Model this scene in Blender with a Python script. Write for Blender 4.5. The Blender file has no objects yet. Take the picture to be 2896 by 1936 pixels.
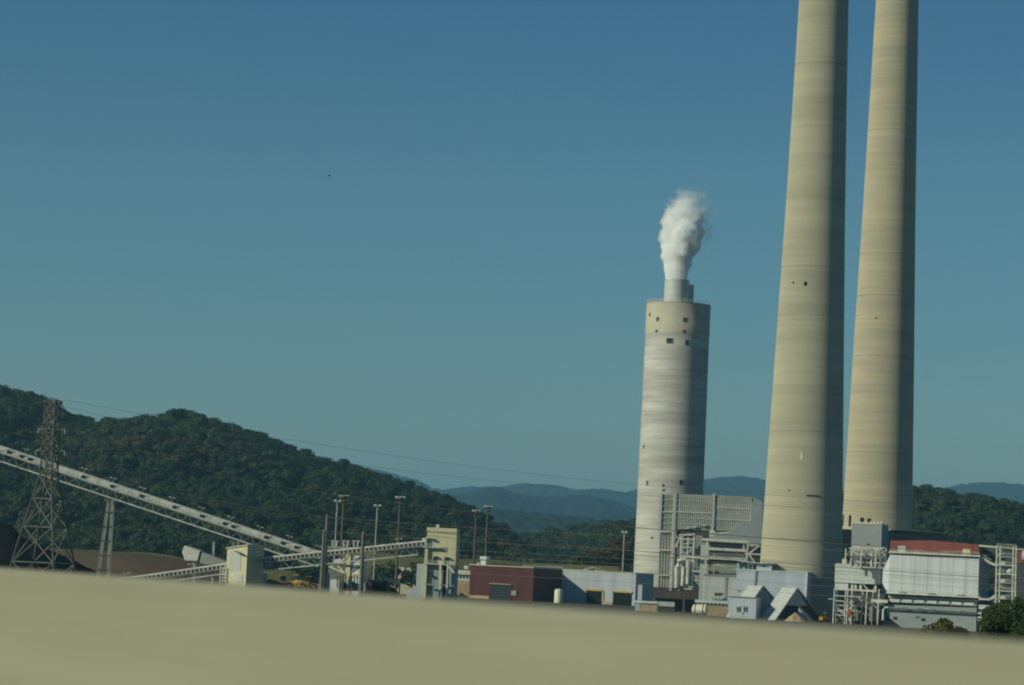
import bpy, bmesh, math, random
import numpy as np
from mathutils import Vector, Matrix

rnd = random.Random(11)
rng = np.random.default_rng(11)
S = bpy.context.scene
COL = S.collection

# ------------------------------------------------------------------ camera
F, CX, CY = 8000.0, 1448.0, 968.0            # focal length and centre, photograph pixels
ROLL = math.radians(2.8)
CAMZ = 13.0
PITCH = math.atan((1600 - CY) * math.cos(ROLL) / F)
fwd = Vector((0, math.cos(PITCH), math.sin(PITCH)))
up0 = Vector((0, -math.sin(PITCH), math.cos(PITCH)))
rt0 = Vector((1, 0, 0))
RT = rt0 * math.cos(ROLL) + up0 * math.sin(ROLL)
UP = -rt0 * math.sin(ROLL) + up0 * math.cos(ROLL)
CAM = Vector((0, 0, CAMZ))
cd = bpy.data.cameras.new('camera')
cam = bpy.data.objects.new('camera', cd)
COL.objects.link(cam)
M4 = Matrix((RT, UP, -fwd)).transposed().to_4x4()
M4.translation = CAM
cam.matrix_world = M4
cd.sensor_fit = 'HORIZONTAL'
cd.sensor_width = 36
cd.lens = F / 2896 * 36
cd.clip_start = 0.5
cd.clip_end = 120000
cd.dof.use_dof = True
cd.dof.focus_distance = 80.0
cd.dof.aperture_fstop = 3.1
S.camera = cam

# ------------------------------------------------------------------ light
SUN_AZ = math.radians(64)       # from the direction towards the camera, to the left
SUN_EL = math.radians(26)
sdir = Vector((-math.sin(SUN_AZ) * math.cos(SUN_EL), -math.cos(SUN_AZ) * math.cos(SUN_EL), math.sin(SUN_EL)))
W = bpy.data.worlds.new('World')
S.world = W
W.use_nodes = True
nt = W.node_tree
bg = nt.nodes['Background']
sky = nt.nodes.new('ShaderNodeTexSky')
sky.sky_type = 'NISHITA'
sky.sun_disc = False
sky.sun_elevation = SUN_EL
sky.sun_rotation = math.atan2(sdir.x, sdir.y)
sky.altitude = 200
sky.air_density = 1.0
sky.dust_density = 0.1
sky.ozone_density = 3.0
tint = nt.nodes.new('ShaderNodeMix')
tint.data_type = 'RGBA'; tint.blend_type = 'MULTIPLY'
tint.inputs[0].default_value = 1.0
# clear-air tint: deeper blue away from the horizon, even all round
tcw = nt.nodes.new('ShaderNodeTexCoord'); sxw = nt.nodes.new('ShaderNodeSeparateXYZ')
nt.links.new(tcw.outputs['Generated'], sxw.inputs[0])
mlw = nt.nodes.new('ShaderNodeMath'); mlw.operation = 'MULTIPLY'; mlw.inputs[1].default_value = 4.0; mlw.use_clamp = True
nt.links.new(sxw.outputs[2], mlw.inputs[0])
crw = nt.nodes.new('ShaderNodeValToRGB'); crw.color_ramp.interpolation = 'EASE'
crw.color_ramp.elements[0].position = 0.10; crw.color_ramp.elements[0].color = (0.74, 0.94, 0.86, 1)
crw.color_ramp.elements[1].position = 0.90; crw.color_ramp.elements[1].color = (0.39, 0.77, 0.95, 1)
ew = crw.color_ramp.elements.new(0.44); ew.color = (0.59, 0.93, 0.96, 1)
nt.links.new(mlw.outputs[0], crw.inputs[0]); nt.links.new(crw.outputs[0], tint.inputs[7])
nt.links.new(sky.outputs[0], tint.inputs[6])
nt.links.new(tint.outputs[2], bg.inputs[0])
bg.inputs[1].default_value = 0.053
sd = bpy.data.lights.new('sun', 'SUN')
sd.energy = 3.6
sd.angle = math.radians(0.53)
sd.color = (1.0, 0.965, 0.72)
sun = bpy.data.objects.new('sun', sd)
COL.objects.link(sun)
sun.rotation_euler = sdir.to_track_quat('Z', 'Y').to_euler()
sun.location = (-300, -150, 400)
S.view_settings.view_transform = 'Standard'
S.view_settings.look = 'None'
S.view_settings.exposure = 0.0
S.view_settings.gamma = 1.0
S.view_settings.use_curve_mapping = False
S.render.engine = 'CYCLES'
S.cycles.max_bounces = 24
S.cycles.diffuse_bounces = 3
S.cycles.volume_bounces = 24
S.cycles.transparent_max_bounces = 12
S.cycles.volume_step_rate = 0.5
S.cycles.volume_max_steps = 256
S.cycles.use_denoising = True
S.cycles.sample_clamp_indirect = 4.0
S.cycles.filter_width = 1.8

# ------------------------------------------------------------------ helpers
def ray(px, py):
    return fwd + RT * ((px - CX) / F) - UP * ((py - CY) / F)

def P(px, py, Y):
    d = ray(px, py)
    return CAM + d * (Y / d.y)

def tag(o, label=None, cat=None, group=None, kind=None):
    if label: o['label'] = label
    if cat: o['category'] = cat
    if group: o['group'] = group
    if kind: o['kind'] = kind
    return o

def empty(name, loc, rz=0.0):
    o = bpy.data.objects.new(name, None)
    o.empty_display_size = 1
    o.location = loc
    o.rotation_euler = (0, 0, rz)
    COL.objects.link(o)
    return o

class MB:
    """collects geometry; build() links it as one mesh object"""
    def __init__(s):
        s.v = []; s.f = []
    def add(s, vs, fs):
        n = len(s.v)
        s.v += [tuple(v) for v in vs]
        s.f += [tuple(i + n for i in f) for f in fs]
        return s
    def box(s, x0, x1, y0, y1, z0, z1):
        return s.add([(x0,y0,z0),(x1,y0,z0),(x1,y1,z0),(x0,y1,z0),(x0,y0,z1),(x1,y0,z1),(x1,y1,z1),(x0,y1,z1)],
                     [(0,3,2,1),(4,5,6,7),(0,1,5,4),(1,2,6,5),(2,3,7,6),(3,0,4,7)])
    def bar(s, a, b, w, h=None, upv=Vector((0,0,1))):
        """square bar from a to b, w across (horizontal), h the other way"""
        h = h or w
        a = Vector(a); b = Vector(b)
        d = (b - a).normalized()
        sx = d.cross(upv)
        if sx.length < 1e-4: sx = Vector((1,0,0))
        sx.normalize()
        sy = sx.cross(d).normalized()
        vs = []
        for p in (a, b):
            for i, j in ((-1,-1),(1,-1),(1,1),(-1,1)):
                vs.append(p + sx * (w/2*i) + sy * (h/2*j))
        return s.add(vs, [(3,2,1,0),(4,5,6,7),(0,1,5,4),(1,2,6,5),(2,3,7,6),(3,0,4,7)])
    def tube(s, pts, r, n=8, cap=True):
        pts = [Vector(p) for p in pts]
        rs = r if isinstance(r, (list, tuple)) else [r] * len(pts)
        rings = []
        for i, p in enumerate(pts):
            d = (pts[min(i+1, len(pts)-1)] - pts[max(i-1, 0)]).normalized()
            q = Vector((0,0,1)) if abs(d.z) < 0.9 else Vector((1,0,0))
            a = d.cross(q).normalized(); b = a.cross(d).normalized()
            rings.append([p + (a * math.cos(2*math.pi*k/n) + b * math.sin(2*math.pi*k/n)) * rs[i] for k in range(n)])
        vs = [v for r_ in rings for v in r_]
        fs = []
        for i in range(len(pts) - 1):
            for k in range(n):
                k2 = (k + 1) % n
                fs.append((i*n+k, i*n+k2, (i+1)*n+k2, (i+1)*n+k))
        if cap:
            fs.append(tuple(range(n-1, -1, -1)))
            fs.append(tuple((len(pts)-1)*n + k for k in range(n)))
        return s.add(vs, fs)
    def lathe(s, prof, n=48, cap=True, c=(0,0,0)):
        vs = []; fs = []
        for r, z in prof:
            for k in range(n):
                t = 2*math.pi*k/n
                vs.append((c[0] + r*math.cos(t), c[1] + r*math.sin(t), c[2] + z))
        for i in range(len(prof) - 1):
            for k in range(n):
                k2 = (k+1) % n
                fs.append((i*n+k, i*n+k2, (i+1)*n+k2, (i+1)*n+k))
        if cap:
            fs.append(tuple(range(n-1, -1, -1)))
            fs.append(tuple((len(prof)-1)*n + k for k in range(n)))
        return s.add(vs, fs)
    def prism(s, poly, e):
        """poly: list of points, extruded by vector e"""
        e = Vector(e); n = len(poly)
        vs = [Vector(p) for p in poly] + [Vector(p) + e for p in poly]
        fs = [tuple(range(n)), tuple(range(2*n-1, n-1, -1))]
        for i in range(n):
            j = (i+1) % n
            fs.append((j, i, n+i, n+j))
        return s.add(vs, fs)
    def build(s, name, m, parent=None, smooth=False, bevel=0):
        me = bpy.data.meshes.new(name)
        me.from_pydata(s.v, [], s.f)
        bm = bmesh.new(); bm.from_mesh(me)
        bmesh.ops.recalc_face_normals(bm, faces=bm.faces)
        bm.to_mesh(me); bm.free()
        if smooth:
            me.polygons.foreach_set('use_smooth', [True] * len(me.polygons))
            me.set_sharp_from_angle(angle=math.radians(40))
        me.materials.append(m)
        o = bpy.data.objects.new(name, me)
        COL.objects.link(o)
        if parent: o.parent = parent
        if bevel:
            b = o.modifiers.new('bevel', 'BEVEL'); b.width = bevel; b.segments = 2; b.limit_method = 'ANGLE'
        return o

def mat(name, c, rough=0.75, var=0.12, scale=(0.25,0.25,0.25), c2=None, var2=0.10, scale2=None, metal=0.0, bump=0.0, bscale=(1,1,1), lo=0.35, hi=0.65):
    m = bpy.data.materials.new(name); m.use_nodes = True
    t = m.node_tree; N = t.nodes; L = t.links
    b = N['Principled BSDF']
    b.inputs['Roughness'].default_value = rough
    b.inputs['Metallic'].default_value = metal
    if name in ('field_ground','coal','dark_opening','far_forest','forest_floor','bare_earth','dry_grass','gravel_yard'): b.inputs['Specular IOR Level'].default_value = 0.08
    if name in ('tan_concrete','ochre_concrete'): b.inputs['Diffuse Roughness'].default_value = 0.5
    tc = N.new('ShaderNodeTexCoord')
    def noise(sc, det=5):
        mp = N.new('ShaderNodeMapping'); mp.inputs['Scale'].default_value = sc
        L.new(tc.outputs['Object'], mp.inputs[0])
        n = N.new('ShaderNodeTexNoise'); n.inputs['Scale'].default_value = 1.0; n.inputs['Detail'].default_value = det
        L.new(mp.outputs[0], n.inputs['Vector'])
        return n
    n1 = noise(scale)
    r = N.new('ShaderNodeValToRGB')
    dk = c2 if c2 else tuple(x * (1 - 2*var) for x in c)
    r.color_ramp.elements[0].position = lo; r.color_ramp.elements[0].color = (*dk, 1)
    r.color_ramp.elements[1].position = hi; r.color_ramp.elements[1].color = (*[min(1, x*(1+0.4*var)) for x in c], 1)
    L.new(n1.outputs[0], r.inputs[0])
    n2 = noise(scale2 or tuple(x * 6 for x in scale), 3)
    mr = N.new('ShaderNodeMapRange')
    mr.inputs['From Min'].default_value = 0.3; mr.inputs['From Max'].default_value = 0.7
    mr.inputs['To Min'].default_value = 1 - var2; mr.inputs['To Max'].default_value = 1 + var2
    L.new(n2.outputs[0], mr.inputs[0])
    mx = N.new('ShaderNodeMix'); mx.data_type = 'RGBA'; mx.blend_type = 'MULTIPLY'; mx.inputs[0].default_value = 1
    L.new(r.outputs[0], mx.inputs[6]); L.new(mr.outputs[0], mx.inputs[7])
    L.new(mx.outputs[2], b.inputs['Base Color'])
    if bump:
        nb = noise(bscale, 4)
        bp = N.new('ShaderNodeBump'); bp.inputs['Strength'].default_value = bump; bp.inputs['Distance'].default_value = 0.3
        L.new(nb.outputs[0], bp.inputs['Height']); L.new(bp.outputs[0], b.inputs['Normal'])
    return m

def leafmat(name, cols, var=0.3):
    m = bpy.data.materials.new(name); m.use_nodes = True
    t = m.node_tree; N = t.nodes; L = t.links
    b = N['Principled BSDF']
    b.inputs['Roughness'].default_value = 0.7
    b.inputs['Specular IOR Level'].default_value = 0.2
    oi = N.new('ShaderNodeObjectInfo')
    r = N.new('ShaderNodeValToRGB')
    els = r.color_ramp.elements
    els[0].color = (*cols[0], 1); els[1].color = (*cols[-1], 1)
    for i, c in enumerate(cols[1:-1]):
        e = els.new((i+1) / (len(cols)-1)); e.color = (*c, 1)
    pn = N.new('ShaderNodeTexNoise'); pn.inputs['Scale'].default_value = 0.011; pn.inputs['Detail'].default_value = 3
    L.new(oi.outputs['Location'], pn.inputs['Vector'])
    pm = N.new('ShaderNodeMapRange'); pm.inputs['From Min'].default_value = .33; pm.inputs['From Max'].default_value = .67
    pm.inputs['To Min'].default_value = -.25; pm.inputs['To Max'].default_value = .35
    L.new(pn.outputs[0], pm.inputs[0])
    ad = N.new('ShaderNodeMath'); ad.operation = 'MULTIPLY_ADD'; ad.inputs[1].default_value = .75; ad.use_clamp = True
    L.new(oi.outputs['Random'], ad.inputs[0]); L.new(pm.outputs[0], ad.inputs[2])
    L.new(ad.outputs[0], r.inputs[0])
    tc = N.new('ShaderNodeTexCoord')
    n = N.new('ShaderNodeTexNoise'); n.inputs['Scale'].default_value = 0.5; n.inputs['Detail'].default_value = 4
    L.new(tc.outputs['Object'], n.inputs['Vector'])
    mr = N.new('ShaderNodeMapRange')
    mr.inputs['From Min'].default_value = 0.3; mr.inputs['From Max'].default_value = 0.7
    mr.inputs['To Min'].default_value = 1 - var; mr.inputs['To Max'].default_value = 1 + var
    L.new(n.outputs[0], mr.inputs[0])
    mx = N.new('ShaderNodeMix'); mx.data_type = 'RGBA'; mx.blend_type = 'MULTIPLY'; mx.inputs[0].default_value = 1
    L.new(r.outputs[0], mx.inputs[6]); L.new(mr.outputs[0], mx.inputs[7])
    L.new(mx.outputs[2], b.inputs['Base Color'])
    tr = N.new('ShaderNodeBsdfTranslucent'); L.new(mx.outputs[2], tr.inputs[0])
    ms = N.new('ShaderNodeMixShader'); ms.inputs[0].default_value = 0.25
    L.new(b.outputs[0], ms.inputs[1]); L.new(tr.outputs[0], ms.inputs[2])
    L.new(ms.outputs[0], N['Material Output'].inputs[0])
    return m

MT = dict(
    tan_conc = mat('tan_concrete', (.455,.425,.305), .85, .10, (.012,.012,.10), var2=.07, scale2=(.03,.03,.9)),
    ochre_conc = mat('ochre_concrete', (.46,.405,.265), .85, .13, (.012,.012,.12), c2=(.40,.37,.275), var2=.09, scale2=(.03,.03,.8)),
    white_conc = mat('weathered_white_concrete', (.485,.475,.42), .85, .15, (.035,.035,.22), var2=.13, scale2=(.05,.05,1.3)),
    beige_paint = mat('beige_band', (.45,.42,.32), .7, .05, (.1,.1,.05), var2=.03),
    joint = mat('dark_joint_stain', (.34,.30,.20), .9, .15, (.05,.05,.5)),
    liner = mat('liner_steel', (.50,.51,.48), .5, .06, (.2,.2,.05), var2=.04),
    dark = mat('dark_opening', (.015,.017,.018), .8, .1),
    glass = mat('dark_glass', (.03,.04,.045), .25, .1),
    white_steel = mat('white_steel', (.62,.62,.54), .6, .12, (.5,.5,.5)),
    grey_steel = mat('galvanised_steel', (.30,.31,.27), .6, .15, (.6,.6,.3)),
    weath_steel = mat('weathered_lattice_steel', (.14,.145,.118), .75, .15, (.4,.4,.4)),
    rib_grey = mat('ribbed_grey', (.27,.29,.25), .6, .10, (.1,.1,.3)),
    rib_light = mat('rib_light_grey', (.55,.55,.49), .6, .10, (.1,.1,.3)),
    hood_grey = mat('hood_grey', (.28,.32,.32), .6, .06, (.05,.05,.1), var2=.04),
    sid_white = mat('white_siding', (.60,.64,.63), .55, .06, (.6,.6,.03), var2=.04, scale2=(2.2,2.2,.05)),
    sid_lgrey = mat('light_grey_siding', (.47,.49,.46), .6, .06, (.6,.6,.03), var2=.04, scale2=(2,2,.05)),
    sid_blue = mat('pale_blue_siding', (.46,.52,.58), .55, .06, (.5,.5,.03), var2=.04, scale2=(2,2,.05)),
    sid_bgrey = mat('blue_grey_siding', (.43,.475,.51), .55, .07, (.5,.5,.03), var2=.04, scale2=(2,2,.05)),
    maroon = mat('maroon_siding', (.085,.020,.018), .8, .12, (.5,.5,.05), var2=.10, scale2=(3,3,.1)),
    brick_red = mat('red_siding', (.24,.065,.05), .8, .08, (.5,.5,.05), var2=.06, scale2=(3,3,.1)),
    brown = mat('brown_siding', (.070,.055,.038), .7, .1, (.4,.4,.1)),
    yellow = mat('pale_yellow_siding', (.58,.545,.34), .6, .06, (.6,.6,.04), var2=.04, scale2=(2.5,2.5,.06)),
    tan = mat('tan_block', (.42,.32,.19), .8, .08, (.5,.5,.5)),
    cream = mat('cream_roof', (.66,.63,.50), .6, .06, (.1,.1,.3)),
    lintel = mat('yellow_lintel', (.50,.36,.10), .6, .08),
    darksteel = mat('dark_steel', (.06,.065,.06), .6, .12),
    teal = mat('teal_tank', (.12,.28,.29), .45, .1),
    rust = mat('rusty_mast', (.13,.085,.055), .8, .15, (.5,.5,.3)),
    mach = mat('machine_yellow', (.50,.27,.035), .5, .15),
    orange = mat('orange_paint', (.45,.10,.03), .5, .1),
    rubber = mat('rubber', (.02,.02,.02), .9, .1),
    coal = mat('coal', (.006,.006,.006), .9, .2, (.3,.3,.3), bump=.6, bscale=(.8,.8,.8)),
    earth = mat('bare_earth', (.13,.092,.06), .95, .16, (.02,.02,.15), c2=(.10,.072,.048), var2=.12, scale2=(.3,.3,.3)),
    grass = mat('dry_grass', (.155,.145,.062), .95, .2, (.02,.02,.02), c2=(.085,.095,.035), var2=.15, scale2=(.4,.4,.4)),
    yard = mat('gravel_yard', (.11,.10,.075), .95, .2, (.01,.01,.01), c2=(.06,.065,.036), var2=.15, scale2=(.2,.2,.2)),
    field = mat('field_ground', (.095,.098,.042), .95, .2, (.012,.004,.01), c2=(.060,.072,.026), var2=.28, scale2=(.09,.03,.1)),
    asphalt = mat('asphalt', (.055,.054,.05), .9, .12, (.5,.5,.5)),
    parapet = mat('parapet_concrete', (.275,.268,.185), .85, .07, (.06,.06,5.0), var2=.05, scale2=(.6,.6,2.0)),
    forest_floor = mat('forest_floor', (.03,.036,.02), .95, .2, (.02,.02,.02)),
    bark = mat('bark', (.07,.055,.04), .9, .2, (.6,.6,.2)),
    wire = mat('wire', (.17,.165,.13), .6, .05),
    insul = mat('insulator', (.62,.62,.56), .3, .05),
    bird = mat('bird_feathers', (.03,.035,.04), .8, .1),
    leaf = leafmat('forest_leaves', [(.022,.046,.024),(.032,.062,.028),(.040,.074,.030),(.046,.078,.030),(.060,.088,.034),(.078,.092,.036),(.098,.080,.036)]),
    leaf_green = leafmat('green_leaves', [(.038,.066,.018),(.05,.08,.022)]),
    leaf_yel = leafmat('yellowing_leaves', [(.115,.108,.025),(.085,.10,.03)], .35),
    leaf_aut = leafmat('autumn_leaves', [(.07,.075,.022),(.12,.085,.025),(.05,.07,.02),(.10,.06,.022)]),
)

def lat(ix, iy, s):
    h = (ix.astype(np.int64) * 374761393 + iy.astype(np.int64) * 668265263 + s * 974634777) & 0x7fffffff
    h = (h ^ (h >> 13)) * 1274126177 & 0x7fffffff
    return ((h ^ (h >> 16)) & 0xffff) / 65535.0

def vnoise(x, y, s=0):
    x = np.asarray(x, float); y = np.asarray(y, float)
    ix = np.floor(x); iy = np.floor(y); fx = x - ix; fy = y - iy
    fx = fx*fx*(3-2*fx); fy = fy*fy*(3-2*fy)
    a = lat(ix, iy, s); b = lat(ix+1, iy, s); c = lat(ix, iy+1, s); d = lat(ix+1, iy+1, s)
    return (a*(1-fx)+b*fx)*(1-fy) + (c*(1-fx)+d*fx)*fy

def fbm(x, y, o=4, s=0):
    t = 0; a = 0.5
    for i in range(o):
        t = t + a * (vnoise(x*2**i, y*2**i, s+i) - 0.5); a *= 0.5
    return t

def grid_mesh(name, X, Y, Z, m, smooth=True):
    nr, nc = X.shape
    v = np.stack([X, Y, Z], -1).reshape(-1, 3)
    i = np.arange(nr*nc).reshape(nr, nc)
    f = np.stack([i[:-1,:-1], i[:-1,1:], i[1:,1:], i[1:,:-1]], -1).reshape(-1, 4)
    me = bpy.data.meshes.new(name)
    me.from_pydata(v.tolist(), [], f.tolist())
    if smooth: me.polygons.foreach_set('use_smooth', [True] * len(me.polygons))
    me.materials.append(m)
    o = bpy.data.objects.new(name, me); COL.objects.link(o)
    return o

# ------------------------------------------------------------------ ground and hills
g = MB()
g.add([(-60000,-60000,0),(60000,-60000,0),(60000,60000,0),(-60000,60000,0)], [(0,1,2,3)])
tag(g.build('ground', MT['field']), 'flat gravel and grass ground of the plant', kind='structure')

yd = MB(); yd.add([(-420,640,.02),(620,560,.02),(700,1120,.02),(-420,1160,.02)], [(0,1,2,3)])
tag(yd.build('plant_yard', MT['yard']), 'gravel yard of the plant', kind='structure')
ar = MB(); ar.add([(-700,452,.03),(900,372,.03),(900,380,.03),(-700,460,.03)], [(0,1,2,3)])
tag(ar.build('access_road', MT['asphalt']), 'narrow asphalt access road before the plant', kind='structure')

def skyline(pts, px):
    a = np.array(pts, float)
    return np.interp(px, a[:,0], a[:,1])

def pix_height(px, py, Y):
    """world x and z of pixels at depth Y (arrays)"""
    px = np.asarray(px, float); py = np.asarray(py, float)
    k = lambda i: fwd[i] + RT[i]*((px-CX)/F) - UP[i]*((py-CY)/F)
    t = Y / k(1)
    return k(0)*t, CAMZ + k(2)*t

def ridge(name, label, pts, Yr, Yf, Yb, m, px0, px1, n, nrow, namp, nsc, drop, seed, rough=0.0):
    """a hill range: crest follows pts (photograph pixels) at depth Yr, foot at Yf, back foot at Yb"""
    px = np.linspace(px0, px1, n)
    cx, cz = pix_height(px, skyline(pts, px), Yr)
    cz = np.maximum(cz - drop, 0.0)
    ys = np.concatenate([np.linspace(Yf, Yr, nrow), np.linspace(Yr, Yb, nrow//2)[1:]])
    X = np.tile(cx, (len(ys), 1)); Yg = np.tile(ys[:,None], (1, n))
    t = np.where(ys <= Yr, (ys-Yf)/(Yr-Yf), 1-(ys-Yr)/(Yb-Yr))
    prof = np.sin(np.clip(t,0,1)*math.pi/2)**1.25
    nz = fbm(X/nsc, Yg/nsc, 5, seed)
    spur = 1 + 0.35*nz*(1-prof[:,None])*2
    Z = cz[None,:]*np.clip(prof[:,None]*spur, 0, None) + namp*nz*(prof[:,None]*(1-prof[:,None])*4)*np.clip(cz/110,0,1)[None,:] 
    if rough:
        Z = Z + rough*(vnoise(X/rough/1.2, Yg/rough/1.2, seed+9) - .5)*np.clip(prof[:,None]*3,0,1)
    Z = np.maximum(Z, -0.5)
    o = grid_mesh(name, X, Yg, Z, m)
    tag(o, label, kind='structure')
    return X, Yg, Z

far_mat = mat('far_forest', (.022,.042,.030), .95, .2, (.006,.006,.006), var2=.2, scale2=(.05,.05,.05))
ridge('mountain_range', 'farthest blue mountain range along the horizon',
      [(700,1290),(900,1300),(1075,1330),(1130,1347),(1180,1358),(1230,1384),(1260,1386),(1330,1378),(1420,1379),(1475,1370),(1560,1373),(1620,1388),(1700,1384),(1760,1396),(1810,1383),
       (1900,1368),(1985,1359),(2040,1351),(2100,1351),(2150,1361),(2260,1380),(2400,1395),(2600,1396),(2660,1382),(2720,1368),(2790,1366),(2840,1372),(2896,1386),(3200,1440)],
      12500, 8600, 16500, far_mat, 500, 3300, 420, 40, 120, 900, 0, 3, 14)
ridge('mountain_ridge', 'darker blue wooded ridge in front of the far mountains',
      [(900,1420),(1100,1440),(1240,1412),(1330,1398),(1370,1383),(1405,1379),(1440,1390),(1480,1402),(1530,1408),(1600,1401),(1660,1400),(1720,1417),(1780,1440),(1850,1452),(2000,1478),(2200,1500),(3000,1560)],
      8600, 6000, 11000, far_mat, 800, 3100, 420, 40, 60, 600, 0, 5, 12)
ridge('foothill', 'low dark wooded foothill below the blue ridges',
      [(900,1440),(1150,1452),(1350,1440),(1450,1446),(1560,1456),(1650,1466),(1800,1490),(2000,1520),(2200,1545),(3000,1590)],
      5000, 3600, 6800, far_mat, 800, 3100, 420, 40, 30, 400, 0, 8, 9)

HILL = [(-700,1000),(-400,1035),(-120,1065),(0,1093),(60,1103),(130,1124),(165,1138),(200,1165),(250,1183),(300,1190),(345,1190),(370,1182),(430,1178),(480,1171),(530,1168),(575,1172),(620,1186),(690,1210),(760,1240),(830,1270),(900,1298),(970,1316),(1060,1338),(1150,1368),(1230,1396),(1300,1425),(1370,1462),(1430,1494),(1475,1535),(1510,1575),(1560,1610)]
hx, hy, hz = ridge('wooded_hill', 'near hill under the dense green forest at the left', HILL, 1950, 1350, 2700, MT['forest_floor'], -700, 1580, 260, 70, 60, 130, 15.5, 21)
HILLR = [(2250,1440),(2450,1392),(2560,1380),(2640,1387),(2700,1402),(2760,1424),(2830,1433),(2900,1436),(3000,1432),(3300,1440)]
rx, ry, rz_ = ridge('wooded_rise', 'wooded rise behind the stacks at the right', HILLR, 1900, 1350, 2600, MT['forest_floor'], 2250, 3300, 120, 50, 14, 150, 12.5, 31)
LOW = [(1380,1560),(1460,1545),(1520,1528),(1580,1516),(1650,1505),(1720,1496),(1800,1490),(1900,1500),(2100,1530),(2300,1550)]
lx, ly, lz = ridge('wooded_flat', 'low wooded ground between the near hill and the stack', LOW, 2300, 1600, 2900, MT['forest_floor'], 1380, 2300, 100, 40, 4, 120, 12, 41)

# trees of the woods: leafy crowns scattered by geometry nodes
def crown_mesh(name, seed, R, H, nleaf, leaf, m, nb=7, trunk=True, base=0.25, squash=0.8, full=False):
    r = random.Random(seed)
    blobs = [(Vector((0,0,max(H*.66, H-R*.60))), R*0.72)]
    zlo = max(H*(base+.1), H-1.9*R); zhi = max(H*.86, H-.42*R)
    if full: zlo = H*.16; nb = 26
    for i in range(nb):
        a = 2*math.pi*i/nb + r.uniform(-.4,.4)
        q = r.uniform(.35,.75)
        if full: a = r.uniform(0, 6.283)
        blobs.append((Vector((math.cos(a)*R*q, math.sin(a)*R*q, r.uniform(zlo, zhi))), R*r.uniform(.34,.55)))
    vs = []; fs = []
    for k in range(nleaf):
        c, br = blobs[r.randrange(len(blobs))]
        d = Vector((r.gauss(0,1), r.gauss(0,1), r.gauss(0,1)+.25)).normalized()
        p = c + Vector((d.x, d.y, d.z*squash)) * br * r.uniform(.72, 1.08)
        nn = (d + Vector((r.uniform(-.7,.7), r.uniform(-.7,.7), r.uniform(-.5,.8)))).normalized()
        a = nn.cross(Vector((r.uniform(-1,1), r.uniform(-1,1), r.uniform(-1,1)))).normalized()
        b = nn.cross(a)
        s = leaf * r.uniform(.6,1.25)
        n = len(vs)
        vs += [p - a*s - b*s*.6, p + a*s*.3 - b*s, p + a*s + b*s*.5, p - a*s*.2 + b*s]
        fs.append((n,n+1,n+2,n+3))
    me = bpy.data.meshes.new(name)
    me.from_pydata([tuple(v) for v in vs], [], fs)
    me.materials.append(m)
    return me, blobs

def trunk_mesh(name, H, r0, blobs):
    t = MB()
    t.tube([(0,0,-.3),(0.05,0,H*.25),(-.05,.1,H*.5),(0,0,H*.72)], [r0, r0*.75, r0*.5, r0*.2], 7)
    for c, br in blobs[1:6]:
        t.tube([(0,0,H*.3), c*0.55 + Vector((0,0,H*.12)), c], [r0*.4, r0*.25, r0*.08], 5)
    me = bpy.data.meshes.new(name)
    me.from_pydata(t.v, [], t.f); me.materials.append(MT['bark'])
    return me

lib = bpy.data.collections.new('tree_kinds')
for k in range(6):
    R = [3.6,4.4,5.0,5.6,6.2,4.7][k]; H = [13,12,15,14,16,17][k]
    me, bl = crown_mesh('tree_kind', 100+k, R, H, 1100, .40, MT['leaf'], nb=6)
    o = bpy.data.objects.new('tree_kind', me); lib.objects.link(o)

def scatter(name, label, pts, smin, smax, seed):
    me = bpy.data.meshes.new(name)
    me.from_pydata(pts, [], [])
    o = bpy.data.objects.new(name, me); COL.objects.link(o)
    ng = bpy.data.node_groups.new(name, 'GeometryNodeTree')
    ng.interface.new_socket('Geometry', in_out='INPUT', socket_type='NodeSocketGeometry')
    ng.interface.new_socket('Geometry', in_out='OUTPUT', socket_type='NodeSocketGeometry')
    N = ng.nodes; L = ng.links
    gi = N.new('NodeGroupInput'); go = N.new('NodeGroupOutput')
    ip = N.new('GeometryNodeInstanceOnPoints')
    ci = N.new('GeometryNodeCollectionInfo')
    ci.inputs['Collection'].default_value = lib
    ci.inputs['Separate Children'].default_value = True
    ci.inputs['Reset Children'].default_value = True
    ip.inputs['Pick Instance'].default_value = True
    r1 = N.new('FunctionNodeRandomValue'); r1.data_type = 'FLOAT_VECTOR'
    r1.inputs[0].default_value = (-.06,-.06,0); r1.inputs[1].default_value = (.06,.06,6.28)
    r1.inputs['Seed'].default_value = seed
    r2 = N.new('FunctionNodeRandomValue'); r2.data_type = 'FLOAT'
    r2.inputs[2].default_value = smin; r2.inputs[3].default_value = smax
    r2.inputs['Seed'].default_value = seed + 5
    L.new(gi.outputs[0], ip.inputs['Points']); L.new(ci.outputs[0], ip.inputs['Instance'])
    L.new(r1.outputs[0], ip.inputs['Rotation'])
    L.new(r2.outputs[1], ip.inputs['Scale'])
    L.new(ip.outputs[0], go.inputs[0])
    md = o.modifiers.new('scatter', 'NODES'); md.node_group = ng
    tag(o, label, 'forest', kind='stuff')
    return o

def wood_points(X, Yg, Z, n, x0, x1, y0, y1, zmin, seed):
    r = np.random.default_rng(seed)
    ys = Yg[:,0]
    out = []
    cell = {}
    for _ in range(n):
        y = r.uniform(y0, y1)
        i = int(np.clip(np.searchsorted(ys, y) - 1, 0, len(ys)-2))
        fy = (y - ys[i]) / (ys[i+1] - ys[i])
        xr = X[i]
        x = r.uniform(max(xr[0], x0), min(xr[-1], x1))
        z = np.interp(x, xr, Z[i]*(1-fy) + Z[i+1]*fy)
        if z < zmin: continue
        key = (int(x/5.4), int(y/6.8))
        if key in cell: continue
        cell[key] = 1
        out.append((float(x), float(y), float(z) - .8))
    return out

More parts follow.
